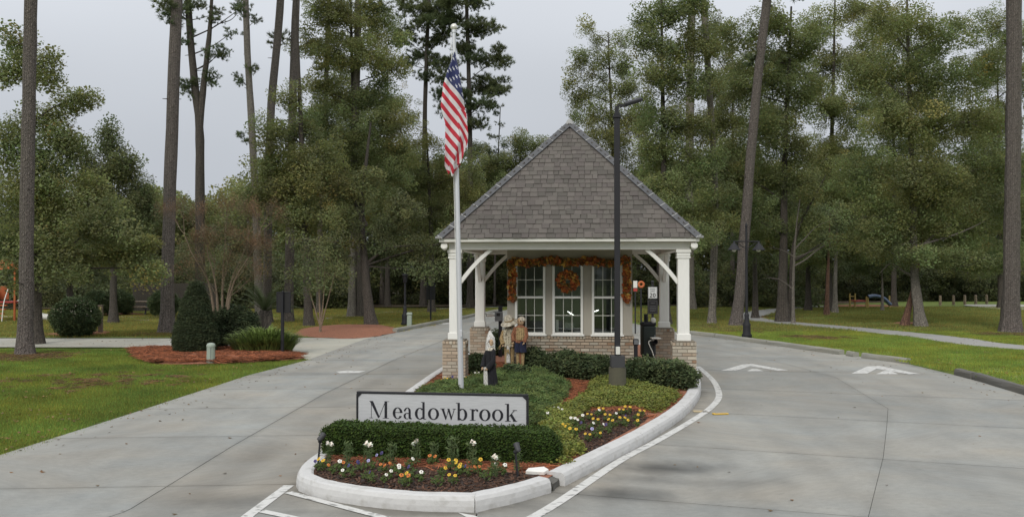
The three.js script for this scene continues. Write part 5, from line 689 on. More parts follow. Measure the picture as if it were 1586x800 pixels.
{ const [x, d] = I(1004, 566), t = thing('gate_operator', 'black gate operator cabinet with rounded top beside the right brick pedestals', 'cabinet', [x, SOIL, -d], 0.1); part('cabinet', bx(0.34, 0.75, 0.3, 0, 0.62, 0, 0.05), M.darkGreen, t); part('lid', bx(0.36, 0.1, 0.32, 0, 1.03, 0, 0.05), M.black, t); part('stand', bx(0.26, 0.26, 0.24, 0, 0.12, 0), M.black, t); part('motor_cover', cyl(0.05, 0.05, 0.2, -0.05, 1.07, 0), M.black, t); part('lamp_head', lathe([[0.001, 0], [0.05, 0.01], [0.07, 0.06], [0.06, 0.1], [0.001, 0.1]], 16).rotateX(Math.PI / 2).translate(0.1, 1.12, 0.05), M.trim, t); part('handle', bx(0.04, 0.12, 0.03, 0.13, 0.7, 0.155), M.grey, t);
  const fl = thing('flood_lamp', 'small black and white flood lamp below the gate operator cabinet', 'lamp', [x + 0.1, SOIL, -d + 0.32], 0.1); part('stake', cyl(0.02, 0.02, 0.55), M.black, fl); part('head', lathe([[0.001, -0.1], [0.06, -0.07], [0.08, 0.05], [0.07, 0.06]], 16).rotateX(1.2).translate(0, 0.6, 0.02), M.black, fl); part('shade', bx(0.22, 0.03, 0.2, 0.03, 0.7, 0), M.trim, fl); part('cable', tube(smooth([V(0, 0.65, 0), V(-0.15, 0.62, 0.05), V(-0.05, 0.35, 0.06), V(0.02, 0.1, 0.04)], 10), Array(11).fill(0.012), 6), M.trim, fl); }
{ const [x, d] = I(985, 583), t = thing('bollard', 'slim black reader post left of the gate operator cabinet', 'post', [x, SOIL, -d]); part('post', bx(0.08, 0.72, 0.08, 0, 0.36, 0, 0.01), M.black, t); part('head', bx(0.12, 0.14, 0.1, 0, 0.76, 0.01, 0.02), M.matteBlack, t); part('plate', bx(0.09, 0.1, 0.008, 0, 0.76, 0.064, 0.002), M.grey, t); }
// speed limit sign
const signTex = (w, h2, draw) => { const c = document.createElement('canvas'); c.width = w; c.height = h2; draw(c.getContext('2d'), w, h2); const t = new THREE.CanvasTexture(c); t.colorSpace = THREE.SRGBColorSpace; t.magFilter = THREE.LinearFilter; return std({ map: t, roughness: 0.5 }); };
{ const p = W3(1011, 453, 28), [x, z] = [p.x, p.z], t = thing('speed_sign', 'white speed limit 20 sign above a small black notice on a black post', 'sign', [x, SOIL, z], -0.1), y = p.y - SOIL;
  part('post', bx(0.07, y + 0.3, 0.05, 0, (y + 0.3) / 2, -0.035), M.black, t);
  const sp = part('speed_plate', bx(0.3, 0.38, 0.012, 0, y, 0.002, 0.003), M.black, t); part('speed_face', new THREE.PlaneGeometry(0.275, 0.355).translate(0, y, 0.012), signTex(256, 330, (c, w, h2) => { c.fillStyle = '#c9ccc9'; c.fillRect(0, 0, w, h2); c.strokeStyle = '#111'; c.lineWidth = 6; c.strokeRect(10, 10, w - 20, h2 - 20); c.fillStyle = '#111'; c.textAlign = 'center'; c.font = 'bold 56px sans-serif'; c.fillText('SPEED', w / 2, 82); c.fillText('LIMIT', w / 2, 142); c.font = 'bold 165px sans-serif'; c.fillText('20', w / 2, 296); }), sp);
  const np = part('notice_plate', bx(0.32, 0.44, 0.012, 0, y - 0.44, 0.002, 0.003), M.matteBlack, t); part('notice_face', new THREE.PlaneGeometry(0.29, 0.4).translate(0, y - 0.44, 0.012), signTex(128, 176, (c, w, h2) => { c.fillStyle = '#0c0c0e'; c.fillRect(0, 0, w, h2); c.strokeStyle = '#777'; c.lineWidth = 2; c.strokeRect(5, 5, w - 10, h2 - 10); c.fillStyle = '#6d6f70'; for (const [y0, a, b] of [[32, 40, 88], [76, 26, 102], [98, 22, 106], [120, 22, 106], [140, 30, 98]]) for (let i = a; i < b; i += 9) c.fillRect(i, y0, 6, 7); }), np); part('finial', new THREE.SphereGeometry(0.05, 12, 8).translate(0, y + 0.33, -0.035), M.black, t); }
{ const p = W3(993, 441, 37), t = thing('wreath_post', 'round orange autumn wreath on a thin black post behind the gatehouse', 'post', [p.x, 0, p.z]); part('post', bx(0.06, p.y - 0.05, 0.06, 0, (p.y - 0.05) / 2, 0), M.black, t); part('wreath', new THREE.TorusGeometry(0.1, 0.05, 8, 20).translate(0, p.y + 0.02, 0.06), M.orange, t);
  const q = W3(984, 440, 36), u = thing('small_sign', 'small pale sign on a thin black post beside the round wreath', 'sign', [q.x, 0, q.z]); part('post', bx(0.05, q.y, 0.05, 0, q.y / 2, 0), M.black, u); part('plate', bx(0.16, 0.28, 0.015, 0, q.y, 0.035), M.trim, u); part('lower_plate', bx(0.16, 0.12, 0.015, 0, q.y - 0.22, 0.035), M.red, u); }

// ---------- planting and things on the left ----------
const GL = (px, py, h = 0) => { const [x, d] = G(px, py, h); return [x, h, -d]; };
shrubAt('conical_shrub', 'tall dark cone shaped evergreen in the red mulch bed', 'shrub', GL(302, 546, 0.04), 1.32, 2.2, 1.3, 'cone', 'needle', L.conifer, 3000, null, 0, { lump: 0.05 });
shrubAt('round_shrub', 'dark rounded shrub behind the bare crape myrtle trunk', 'shrub', [GL(350, 541)[0], 0.02, -29], 1.65, 1.3, 1.4, 'round', 'bush', L.conifer, 1000, null, 1, { lump: 0.1 });
shrubAt('low_shrub', 'low dark shrub between the rounded shrub and the sago palm', 'shrub', [-8.6, 0.02, -29.2], 0.7, 0.6, 0.7, 'round', 'bush', L.conifer, 300, null, 1, { lump: 0.2 });
const speckled = shrubAt('round_shrub', 'rounded shrub with pale speckled top on the lawn beside a wooden post', 'shrub', GL(116, 520), 1.75, 1.4, 1.6, 'round', 'bush', L.shrub, 1100, null, 2, { lump: 0.08, low: -0.9 });
{ const f = rng(63), l = []; for (let i = 0; i < 110; i++) { const a = f() * 6.283, u = rr(0.05, 0.95, f), q = Math.sqrt(1 - u * u); l.push([V(q * Math.cos(a) * 0.9, 0.7 + 0.72 * u, q * Math.sin(a) * 0.82), rr(0.5, 1, f), rr(0.7, 1.2, f), rr(0, 0.2, f)]); } scatter('blossoms', spray(5, 0.06, 0.06, 0.05, 77), white, l, speckled, 3); }
shrubAt('round_shrub', 'clipped round bush behind the wooden post, left one of the touching pair', 'shrub', GL(153, 489), 1.9, 1.35, 1.7, 'round', 'bush', L.shrub, 900, null, 3, { lump: 0.06 });
shrubAt('round_shrub', 'clipped round bush nearer the picnic table in the touching pair', 'shrub', GL(183, 488), 1.55, 1.35, 1.5, 'round', 'bush', L.shrub, 800, null, 4, { lump: 0.06 });
shrubAt('round_shrub', 'dark bush half hidden behind the tall pine trunk', 'shrub', GL(254, 490), 1.5, 1.4, 1.5, 'round', 'bush', L.shrub, 700, null, 5, { lump: 0.15 });
// liriope: arching blades
{ const f = rng(88), pos = [], col = []; for (let i = 0; i < 1900; i++) { const a = f() * 6.283, r = Math.sqrt(f()), X = Math.cos(a) * r * 0.85, Z = Math.sin(a) * r * 0.6, t = a + (f() - 0.5) * 1.5, h = 0.95 * (1 - 0.45 * r) * rr(0.6, 1.2, f), out = rr(0.2, 0.6, f), w = 0.017, b = rr(0.5, 1.5, f), sx = -Math.sin(t) * w, sz = Math.cos(t) * w; let px = X, py = 0, pz = Z; for (let k = 1; k <= 3; k++) { const u = k / 3, nx = X + Math.cos(t) * out * u, nz = Z + Math.sin(t) * out * u, ny = h * (1.7 * u - 0.95 * u * u), e = k === 3 ? 0.1 : 1; pos.push(px - sx, py, pz - sz, px + sx, py, pz + sz, nx + sx * e, ny, nz + sz * e, px - sx, py, pz - sz, nx + sx * e, ny, nz + sz * e, nx - sx * e, ny, nz - sz * e); for (let q = 0; q < 6; q++) col.push(b * 1.05, b, b * 0.9); px = nx; py = ny; pz = nz; } }
  const g = new THREE.BufferGeometry(); g.setAttribute('position', new THREE.Float32BufferAttribute(pos, 3)); g.setAttribute('color', new THREE.Float32BufferAttribute(col, 3)); g.computeVertexNormals();
  const c = thing('liriope_clump', 'large clump of arching bright green strap leaves by the black sign post', 'plant', [-7.5, 0.06, -27.3]); part('leaves', g, L.liriope, c); part('roots', lathe([[0.001, 0.12], [0.6, 0.08], [0.9, 0]], 14).scale(1, 1, 0.6), M.branch, c); }
// sago palm
{ const d = 30.5, b = W3(409, 505, d), t = thing('sago_palm', 'sago palm with stout dark trunk and stiff fronds behind the strap leaf clump', 'palm', [b.x, 0, -d]), f = rng(91), top = 1.15; part('trunk', lathe([[0.001, 0], [0.2, 0], [0.24, 0.3], [0.23, 0.95], [0.15, 1.15], [0.001, 1.17]], 16), M.darkBark, t);
  for (let i = 0; i < 30; i++) { const a = i * 2.4, el = rr(0.45, 1.5, f), g = [], pos = [], l = rr(1.05, 1.35, f); let p = V(0, top - 0.05, 0), e = el; const ps = [p.clone()]; for (let k = 0; k < 8; k++) { e -= 0.11; p = p.clone().add(V(Math.cos(a) * Math.cos(e), Math.sin(e), Math.sin(a) * Math.cos(e)).multiplyScalar(l / 8)); ps.push(p); } g.push(tint(tube(ps, ps.map((_, k) => 0.012 - k * 0.001), 4), 1, 1, 0.8)); const side = V(-Math.sin(a), 0, Math.cos(a)); for (let k = 4; k < 44; k++) { const u = k / 44 * 8, j = Math.floor(u), q = ps[j].clone().lerp(ps[Math.min(8, j + 1)], u - j), fw = ps[Math.min(8, j + 1)].clone().sub(ps[j]).normalize(), L1 = 0.17 * Math.sin(Math.min(1, (k + 4) / 30) * 1.57) * (1 - Math.max(0, k - 34) / 14); for (const s of [-1, 1]) { const tip = q.clone().addScaledVector(side, s * L1).addScaledVector(fw, L1 * 0.6).add(V(0, 0.04, 0)), w = fw.clone().multiplyScalar(0.009); pos.push(...q.clone().sub(w).toArray(), ...q.clone().add(w).toArray(), ...tip.toArray()); } } const lg = new THREE.BufferGeometry(); lg.setAttribute('position', new THREE.Float32BufferAttribute(pos, 3)); lg.computeVertexNormals(); g.push(tint(lg, 1, 1, 1)); part('frond', g, L.palm, t); } }
// crape myrtle, bare with dry seed heads
{ const d = 28.6, b = GL(341, 538, 0.06), t = thing('crape_myrtle', 'bare crape myrtle with pale smooth multiple trunks and brown seed heads', 'tree', [b[0], 0.04, -d]), f = rng(97), g = [], tips = [], k = d / F;
  const stems = [[-5, -2, -55, 0.5], [-2, -1, -22, 0.4], [1, 0, 8, 0.1], [3, 1, 42, -0.3], [5, 3, 72, 0.3]];
  const twig = [], branch = (p, dir, l, r, dep) => { const e = p.clone().addScaledVector(dir, l), m = p.clone().lerp(e, 0.5).add(V((f() - 0.5) * l * 0.15, 0, (f() - 0.5) * l * 0.15)); (dep > 1 ? g : twig).push(tube([p, m, e], [r, r * 0.85, r * 0.65], dep > 1 ? 6 : 3, 1)); if (dep <= 0) { tips.push(e); return; } for (let i = 0; i < (dep > 2 ? 3 : 3); i++) branch(e, dir.clone().add(V(f() - 0.5, (f() - 0.35) * 0.6, f() - 0.5).multiplyScalar(0.95)).normalize(), l * rr(0.6, 0.85, f), r * 0.6, dep - 1); };
  for (const [sx, , tx, tz] of stems) { const a = V(sx * k * 1.2, 0, tz * 0.1), p1 = V(sx * k * 1.4 + tx * k * 0.04, 1.0, tz * 0.2), p2 = V(tx * k * 0.3, 2.1, tz * 0.5), p3 = V(tx * k * 0.7, 3.0, tz); g.push(tube(smooth([a, p1, p2, p3], 9), [0.085, 0.066, 0.056, 0.048, 0.04, 0.032, 0.026, 0.021, 0.017, 0.014], 8, 1, 0.08, sx)); branch(p2, V(tx * 0.008 + 0.2, 1, tz * 0.4).normalize(), 0.6, 0.015, 3); branch(p3, V(tx * 0.006, 1, tz * 0.3).normalize(), 0.6, 0.016, 3); branch(p1.clone().lerp(p2, 0.6), V(tx * 0.014, 0.8, tz).normalize(), 0.6, 0.012, 2); }
  { const lf = []; for (let i = 0; i < 480; i++) { const a = f() * 6.283, q = Math.sqrt(f()); lf.push([V(0.25 + 1.5 * q * Math.cos(a), 2.9 + 1.15 * (f() * 2 - 1) * Math.sqrt(1 - q * q * 0.8), 1.1 * q * Math.sin(a)), rr(0.5, 1, f), rr(0.5, 1.2, f), rr(-0.3, 0.2, f)]); } scatter('leaves', spray(20, 0.3, 0.06, 0.03, 99, 1), L.crape, lf, t, 41); }
  part('trunk', g, M.smoothBark, t); part('twigs', twig, std({ color: rgb(0.13, 0.09, 0.065), roughness: 1 }), t);
  const seed = spray(26, 0.2, 0.05, 0.02, 98, 1.2); scatter('seed_heads', seed, L.twig, tips.flatMap((p) => [[p, rr(0.6, 1.1, f), rr(0.6, 1.3, f), rr(0, 0.2, f)], [p.clone().add(V((f() - 0.5) * 0.7, (f() - 0.6) * 0.8, (f() - 0.5) * 0.7)), rr(0.5, 0.9, f), rr(0.4, 1.1, f), rr(-0.35, 0.1, f)], [p.clone().add(V((f() - 0.5) * 0.4, (f() - 0.5) * 0.5, (f() - 0.5) * 0.4)), rr(0.5, 0.9, f), rr(0.5, 1.2, f), rr(-0.2, 0.2, f)]]), t, 4); }
{ const [x, , z] = GL(326, 563, -0.02), t = thing('utility_pedestal', 'pale green round topped utility pedestal at the edge of the red mulch bed', 'pedestal', [x, -0.02, z]); part('body', cyl(0.115, 0.105, 0.46, 0, 0, 0, 24), M.palePlastic, t); part('cap', lathe([[0.113, 0.45], [0.116, 0.5], [0.09, 0.545], [0.04, 0.56], [0.001, 0.56]], 24), M.palePlastic, t); part('seam', bx(0.012, 0.42, 0.006, 0.03, 0.24, 0.108, 0.002), M.grey, t);
  const [x2, , z2] = GL(634, 505), u = thing('utility_pedestal', 'small pale green utility pedestal by the black lamp post across the lane', 'pedestal', [x2, 0, z2]); part('body', bx(0.22, 0.5, 0.2, 0, 0.25, 0, 0.04), M.palePlastic, u); part('cap', bx(0.26, 0.14, 0.24, 0, 0.56, 0, 0.05), M.palePlastic, u); }
{ const p = W3(437, 549, 26.6), y = W3(437, 453, 26.6).y, t = thing('road_sign', 'back of a black road sign on a black post in the red mulch bed', 'sign', [p.x, 0.05, p.z], -0.35); part('post', bx(0.075, y, 0.075, 0, y / 2 - 0.05, 0), M.black, t); part('plate', bx(0.44, 0.56, 0.02, 0, y - 0.33, -0.05), M.matteBlack, t); part('frame', [bx(0.48, 0.03, 0.04, 0, y - 0.04, -0.05), bx(0.48, 0.03, 0.04, 0, y - 0.62, -0.05), bx(0.03, 0.55, 0.04, -0.225, y - 0.33, -0.05), bx(0.03, 0.55, 0.04, 0.225, y - 0.33, -0.05)], M.black, t); part('finial', lathe([[0.001, 0.07], [0.03, 0.04], [0.045, 0], [0.001, 0]], 12).translate(0, y - 0.05, 0), M.black, t); }
{ const q = GL(667, 497), t = thing('road_sign', 'distant back of a black road sign beside the curving lane', 'sign', [q[0], 0, q[2]], 0.1), y = W3(667, 437, -q[2]).y; part('post', bx(0.08, y, 0.08, 0, y / 2, 0), M.black, t); part('plate', bx(0.46, 0.85, 0.03, 0, y - 0.45, -0.05), M.matteBlack, t); part('finial', new THREE.SphereGeometry(0.06, 10, 8).translate(0, y + 0.03, 0), M.black, t); }
const lampPost = (name, label, px, py, topY, ground, heads, base = 1) => { const [x, d] = G(px, py, ground), t = thing(name, label, 'lamp post', [x, ground, -d], 0.15), H = W3(px, topY, d).y - ground;
  part('base', lathe([[0.001, 0], [0.17, 0], [0.18, 0.12], [0.14, 0.16], [0.13, 0.42], [0.15, 0.47], [0.1, 0.55], [0.075, 0.75], [0.09, 0.8], [0.06, 0.9], [0.001, 0.9]].map(([a, b]) => [a * base, b * base]), 16), M.black, t); part('pole', cyl(0.052, 0.04, H - 0.9 * base, 0, 0.9 * base, 0, 12), M.black, t);
  if (heads) { part('arm', [bar(V(-0.5, H - 0.5, 0), V(0.5, H - 0.5, 0), 0.022), ...[-1, 1].map((s) => tube(smooth([V(0, H - 0.75, 0), V(s * 0.2, H - 0.66, 0), V(s * 0.4, H - 0.5, 0)], 6), Array(7).fill(0.014), 6))], M.black, t); part('finial', lathe([[0.001, 0.24], [0.02, 0.14], [0.05, 0.06], [0.035, 0], [0.001, 0]], 12).translate(0, H, 0), M.black, t);
    for (const s of [-1, 1]) { const h = part('lantern', lathe([[0.03, 0.02], [0.04, -0.05], [0.1, -0.12], [0.2, -0.26], [0.24, -0.3], [0.23, -0.31], [0.15, -0.24], [0.03, -0.1]], 18).translate(s * 0.46, H - 0.5, 0), M.black, t); part('globe', new THREE.SphereGeometry(0.09, 12, 8).translate(s * 0.46, H - 0.78, 0), M.trim, h); } }
  else { part('lantern', lathe([[0.001, 0.5], [0.03, 0.44], [0.15, 0.34], [0.17, 0.32], [0.12, 0.3], [0.09, 0], [0.001, -0.02]], 12).translate(0, H, 0), M.black, t); } return t; };
lampPost('street_lamp', 'black street lamp with two hanging bell shades beside the right kerb', 1157, 523, 352, 0.1, true);
lampPost('street_lamp', 'dark street lamp under the trees beside the curving left lane', 627, 504, 437, 0, false);
{ const [x, , z] = GL(155, 516), t = thing('wooden_post', 'short wooden post with a yellow face beside the speckled round shrub', 'post', [x, 0, z], 0.1); part('post', bx(0.16, 1.1, 0.16, 0, 0.55, 0, 0.012), M.oldWood, t); part('face', bx(0.11, 0.4, 0.02, 0, 0.87, 0.085, 0.004), std({ color: rgb(0.3, 0.27, 0.11) }), t); part('cap', bx(0.18, 0.03, 0.18, 0, 1.115, 0), M.oldWood, t); }
{ const [x, , z] = GL(214, 487, 0), t = thing('picnic_table', 'wooden picnic table on the lawn behind the trees', 'table', [x, 0, z], 0.1); for (let i = 0; i < 5; i++) part('plank', bx(1.55, 0.045, 0.14, 0, 0.76, -0.3 + i * 0.15), M.wood, t); for (const s of [-1, 1]) { part('bench_seat', [bx(1.7, 0.045, 0.14, 0, 0.45, s * 0.72), bx(1.7, 0.045, 0.12, 0, 0.45, s * 0.58)], M.wood, t); part('frame', [beam(V(s * 0.55, 0, 0.65), V(s * 0.55, 0.74, 0.2), 0.09, 0.05), beam(V(s * 0.55, 0, -0.65), V(s * 0.55, 0.74, -0.2), 0.09, 0.05), bx(0.05, 0.09, 1.5, s * 0.5, 0.39, 0)], M.darkGrey, t); } }
{ const d = 46, p = W3(8, 497, d), t = thing('climbing_frame', 'orange and red playground climbing frame with platform at the left edge', 'playground', [p.x, 0, -d], 0.2); for (const [x, z] of [[-0.7, -0.6], [0.6, -0.6], [-0.7, 0.6], [0.6, 0.6]]) part('post', cyl(0.055, 0.055, 2.6, x, 0, z, 12), M.orange, t); part('platform', bx(1.4, 0.08, 1.3, -0.05, 0.95, 0), M.red, t); for (let i = 0; i < 4; i++) part('step', bx(0.7, 0.06, 0.22, -0.05, 0.2 + i * 0.2, 1.35 - i * 0.2), M.orange, t); for (const x of [-0.42, 0.32]) part('handrail', tube(smooth([V(x, 0, 1.55), V(x, 0.9, 1.3), V(x, 1.7, 0.62)], 8), Array(9).fill(0.025), 6), M.trim, t); part('panel', [bx(0.05, 0.7, 1.1, -0.7, 1.4, 0), bx(0.5, 0.7, 0.05, -0.3, 1.4, -0.6)], M.orange, t); part('slide', tube(smooth([V(0.6, 1.0, 0), V(1.1, 0.8, 0), V(1.6, 0.25, 0), V(2.0, 0.15, 0)], 10), Array(11).fill(0.16), 10).scale(1, 1, 1.4), M.trim, t); part('roof', lathe([[0.001, 0.6], [1.05, 0]], 4).rotateY(0.785).translate(-0.05, 2.6, 0), M.orange, t); }
{ const d = 60, p = W3(1345, 474, d), t = thing('play_structure', 'playground play structure with yellow posts and a blue slide under the right trees', 'playground', [p.x, 0.12, -d], 0.1); for (const [x, h] of [[-1.15, 0.95], [-0.82, 0.95], [0.0, 0.7], [1.35, 0.8], [-0.1, 0.75]]) part('post', cyl(0.06, 0.05, h, x, 0, x * 0.2, 10), M.playYellow, t); part('crossbar', [bar(V(-1.15, 0.75, -0.23), V(-0.82, 0.75, -0.16), 0.03), bar(V(-1.15, 0.4, -0.23), V(-0.82, 0.4, -0.16), 0.03)], M.playYellow, t); part('deck', bx(0.9, 0.08, 0.8, -0.5, 0.45, -0.4), M.red, t); part('slide', tube(smooth([V(0.0, 0.72, 0), V(0.5, 0.78, 0), V(1.0, 0.62, 0.1), V(1.4, 0.2, 0.2)], 10), Array(11).fill(0.12), 8).scale(1, 1, 1.5), M.blue, t); }
{ const mk = (px, py, first) => { const [x, d] = G(px, py, 0.1), c = d / F; if (first) { const t = thing('wooden_bollard', 'weathered wooden bollard in the row at the far right lawn edge', 'bollard', [x, 0.1, -d], 0, 'row of wooden bollards at the right driveway'); part('post', cyl(0.1, 0.09, 14.5 * c, 0, 0, 0, 12), M.wood, t); part('top', lathe([[0.09, 0], [0.07, 0.03], [0.001, 0.04]], 12).translate(0, 14.5 * c, 0), M.oldWood, t); return t; } return copyOf(first0, 'wooden_bollard', null, null, [x, 0.1, -d], px); }; let first0 = null; for (const [px, py] of [[1457, 472.5], [1477.5, 472], [1495, 471.5], [1512, 471], [1529, 470.5]]) { if (first0) mk(px, py); else first0 = mk(px, py, true); } }
{ const d = 57, a = W3(205, 440, d), b = W3(335, 440, d), t = thing('wooden_fence', 'dark wooden board fence behind the lawn seen between the pine trunks', 'fence', [a.x, 0, -d]), w = b.x - a.x, f = rng(17), n = Math.floor(w / 0.16); for (let i = 0; i < n; i++) part('plank', bx(0.148, 1.75 + 0.04 * f(), 0.025, i * 0.16 + 0.08, 0.9, 0.01 * (f() - 0.5), 0.004), M.darkBark, t); part('rail', [bx(w, 0.09, 0.04, w / 2, 0.45, -0.05), bx(w, 0.09, 0.04, w / 2, 1.4, -0.05)], M.oldWood, t); }

// ---------- trees ----------
// tall pines: bare trunks whose crowns stand mostly above the picture
const crownAbove = (x, s = 1) => [[x - 40 * s, -150, 55 * s, 30 * s], [x + 45 * s, -180, 55 * s, 30 * s], [x, -250, 70 * s, 45 * s], [x - 20 * s, -330, 50 * s, 40 * s]];
const pine = (label, depth, r, r1, trunk, blobs = [], o = {}) => tree({ name: 'pine_tree', label, depth, r, r1, trunk, blobs, kind: 'pine', leaf: L.pine, density: 5, group: 'tall pines with bare trunks', ...o });
pine('thick brown pine trunk rising from the left lawn beside the side street', 27, 0.205, 0.175, [[38, 552], [40, 430], [42, 260], [46, 60], [49, -120], [52, -300]], crownAbove(52, 1.3));
pine('tall pine with straight brown trunk standing just behind the side street', 36.5, 0.265, 0.21, [[258, 517], [259, 430], [264, 250], [271, 60], [276, -80], [280, -300]], [...crownAbove(280), [258, 8, 12, 16], [262, 30, 8, 8]]);
pine('dark pine whose trunk forks into two against the open sky', 48, 0.26, 0.22, [[308, 488], [309, 380], [309, 250], [308, 190], [300, 120], [293, 40], [288, -60], [284, -150]], [[285, 22, 30, 22], [292, 60, 12, 16], [284, 130, 14, 22], [300, 135, 12, 20], [330, 125, 14, 22], [345, 82, 20, 11], [357, 52, 12, 8], [328, 22, 26, 16], [300, 5, 22, 14], [340, 90, 22, 9], [270, 10, 16, 16], [370, 12, 14, 14]], { stems: [Object.assign([[308, 205], [314, 140], [322, 70], [326, 20], [330, -60]], { thin: 0.75 }), Object.assign([[323, 48], [336, 38], [358, 30], [374, 12]], { thin: 0.13 })], leaf: L.pine, r1: 0.14, density: 8, bark: M.darkBark, spray: 0.62, kind: 'pine' });
pine('slim pale pine trunk at the right edge of the open sky gap', 43, 0.2, 0.13, [[402, 503], [399, 420], [396, 320], [388, 170], [382, 60], [378, -100], [376, -300]], [[378, 14, 14, 16], [366, 118, 8, 8], [394, 112, 8, 12], [371, 128, 6, 5], [386, 220, 12, 10], [372, 210, 6, 6], [395, 30, 14, 14], ...crownAbove(376, 0.8)], { bark: M.greyBark, spray: 0.6 });
pine('pine trunk rising behind the sago palm', 44, 0.21, 0.16, [[413, 497], [414, 400], [416, 280], [420, 160], [432, 30], [440, -120], [446, -300]], crownAbove(446), {});
pine('pine trunk directly behind the black road sign', 45, 0.23, 0.17, [[446, 494], [448, 400], [450, 280], [454, 120], [459, -20], [462, -300]], [...crownAbove(462), [430, 60, 14, 12]], {});
pine('thin dark pine trunk deep between the left broadleaf trees', 55, 0.17, 0.12, [[494, 484], [495, 380], [500, 240], [506, 100], [510, -60]], [[505, 60, 18, 20], [512, -30, 40, 30], [500, 110, 12, 10]], { bark: M.darkBark });
pine('grey pine trunk just left of the dark mossy tree', 50, 0.22, 0.17, [[545, 482], [546, 380], [549, 240], [553, 90], [556, -80], [558, -260]], [...crownAbove(558, 0.9), [570, 10, 24, 16]], { bark: M.greyBark });
pine('dark pine behind the flag with flat tiers of needles', 62, 0.22, 0.1, [[728, 478], [728, 380], [728, 240], [726, 120], [723, 20], [721, -60]], [[700, 28, 26, 18, 1.4], [745, 45, 34, 16, 1.4], [700, 8, 24, 14], [738, 10, 26, 14], [765, 95, 24, 14, 1.3], [738, 90, 24, 14], [690, 98, 22, 14], [700, 120, 28, 12], [755, 128, 34, 16, 1.5], [770, 145, 18, 10], [688, 148, 22, 12], [715, 150, 24, 14], [745, 165, 28, 12, 1.3], [690, 172, 16, 10], [735, 195, 22, 9], [720, 70, 22, 14], [775, 75, 10, 8]], { density: 9, bark: M.darkBark });
pine('tall pine with long branches left of the flag', 64, 0.2, 0.1, [[655, 482], [656, 350], [657, 230], [660, 100], [664, 0], [666, -100]], [[640, 12, 34, 18, 1.3], [676, 18, 26, 16, 1.3], [690, 50, 20, 12], [650, 42, 34, 14], [630, 60, 26, 14], [672, 66, 22, 12], [645, 86, 24, 10], [672, 96, 16, 10], [660, 120, 18, 10], [630, 100, 18, 10], [690, 5, 20, 14]], { density: 8, bark: M.darkBark });
pine('slender young pine with a bare top in front of the sky gap', 66, 0.09, 0.03, [[766, 472], [767, 380], [769, 300], [772, 230], [775, 165]], [[764, 212, 12, 5], [776, 195, 8, 4], [760, 235, 14, 6], [780, 228, 9, 5], [768, 178, 6, 4], [757, 262, 18, 9], [778, 255, 14, 8]], { density: 7, spray: 0.6 });
pine('leaning brown pine trunk right of the gatehouse beside the street lamp', 39.5, 0.24, 0.16, [[1140, 511], [1147, 440], [1156, 330], [1164, 230], [1174, 120], [1186, 20], [1196, -80], [1210, -260]], [[1190, 90, 30, 12], [1230, -30, 60, 24], ...crownAbove(1210, 1)], { ground: 0.1 });
pine('slim pine trunk left of the leaning pine beyond the right kerb', 41.5, 0.17, 0.13, [[1103, 506], [1105, 440], [1108, 300], [1100, 150], [1090, 0], [1085, -160]], [[1075, -60, 50, 30], [1110, -100, 50, 30]], { ground: 0.1, bark: M.greyBark });
pine('thick straight pine trunk at the far right edge of the lawn', 35.5, 0.31, 0.25, [[1566, 517], [1567, 430], [1569, 300], [1571, 150], [1571, 0], [1571, -150], [1572, -320]], crownAbove(1572, 1.2), { ground: 0.1 });
pine('pine trunk showing grey through the leaves above the gatehouse roof', 58, 0.3, 0.22, [[1070, 482], [1068, 380], [1068, 240], [1070, 100], [1072, -20], [1074, -200]], crownAbove(1074, 0.8), { bark: M.greyBark, ground: 0.1 });

const bt = (label, depth, r, trunk, blobs, o = {}) => tree({ name: 'broadleaf_tree', label, depth, r, trunk, blobs, r1: r * 0.16, group: 'broadleaf trees round the entrance', ground: trunk[0][0] > 900 ? 0.1 : 0, bark: M.darkBark, ...o });
// left edge
bt('leafy oak with drooping pale limbs behind the left pine trunk', 31, 0.2, [[56, 530], [54, 400], [50, 250], [46, 100], [44, 10]], [[12, 105, 42, 42], [20, 60, 34, 20, 0.6], [85, 195, 42, 38], [108, 158, 34, 16, 0.9], [128, 148, 20, 12], [78, 95, 20, 16, 0.7], [82, 118, 24, 20, 0.7], [72, 240, 46, 36], [10, 215, 44, 50], [110, 235, 34, 36], [30, 300, 60, 50], [95, 300, 60, 50, 1.1], [10, 380, 46, 46], [80, 370, 60, 40, 1.2], [160, 350, 60, 40, 1.2], [140, 300, 40, 36], [190, 390, 50, 30, 1.2], [228, 415, 32, 24, 1.2], [120, 415, 60, 26], [40, 425, 40, 20, 0.7], [235, 380, 22, 18, 0.9]], { stems: [[[46, 400], [80, 380], [130, 392], [180, 402], [228, 428]], [[40, 420], [20, 390], [0, 372], [-20, 365]]], density: 7.5 });
bt('dense dark green tree with a pointed top behind the left oak', 44, 0.2, [[175, 492], [175, 420], [172, 300], [168, 210]], [[166, 200, 14, 14, 1.3], [172, 225, 26, 20, 1.2], [170, 265, 42, 34, 1.2], [196, 262, 26, 34, 1.2], [215, 300, 28, 40, 1.2], [180, 310, 46, 40, 1.2], [210, 350, 40, 40, 1.2], [150, 350, 40, 50], [228, 330, 20, 40], [130, 262, 26, 36], [140, 300, 34, 40]], { leaf: L.dark, density: 8 });
bt('dark rounded tree filling the gap behind the left oak near the playground', 48, 0.18, [[110, 490], [105, 400], [100, 300]], [[100, 320, 60, 60], [60, 360, 50, 50], [140, 380, 50, 40], [20, 330, 50, 70], [90, 410, 60, 30]], { leaf: L.dark });
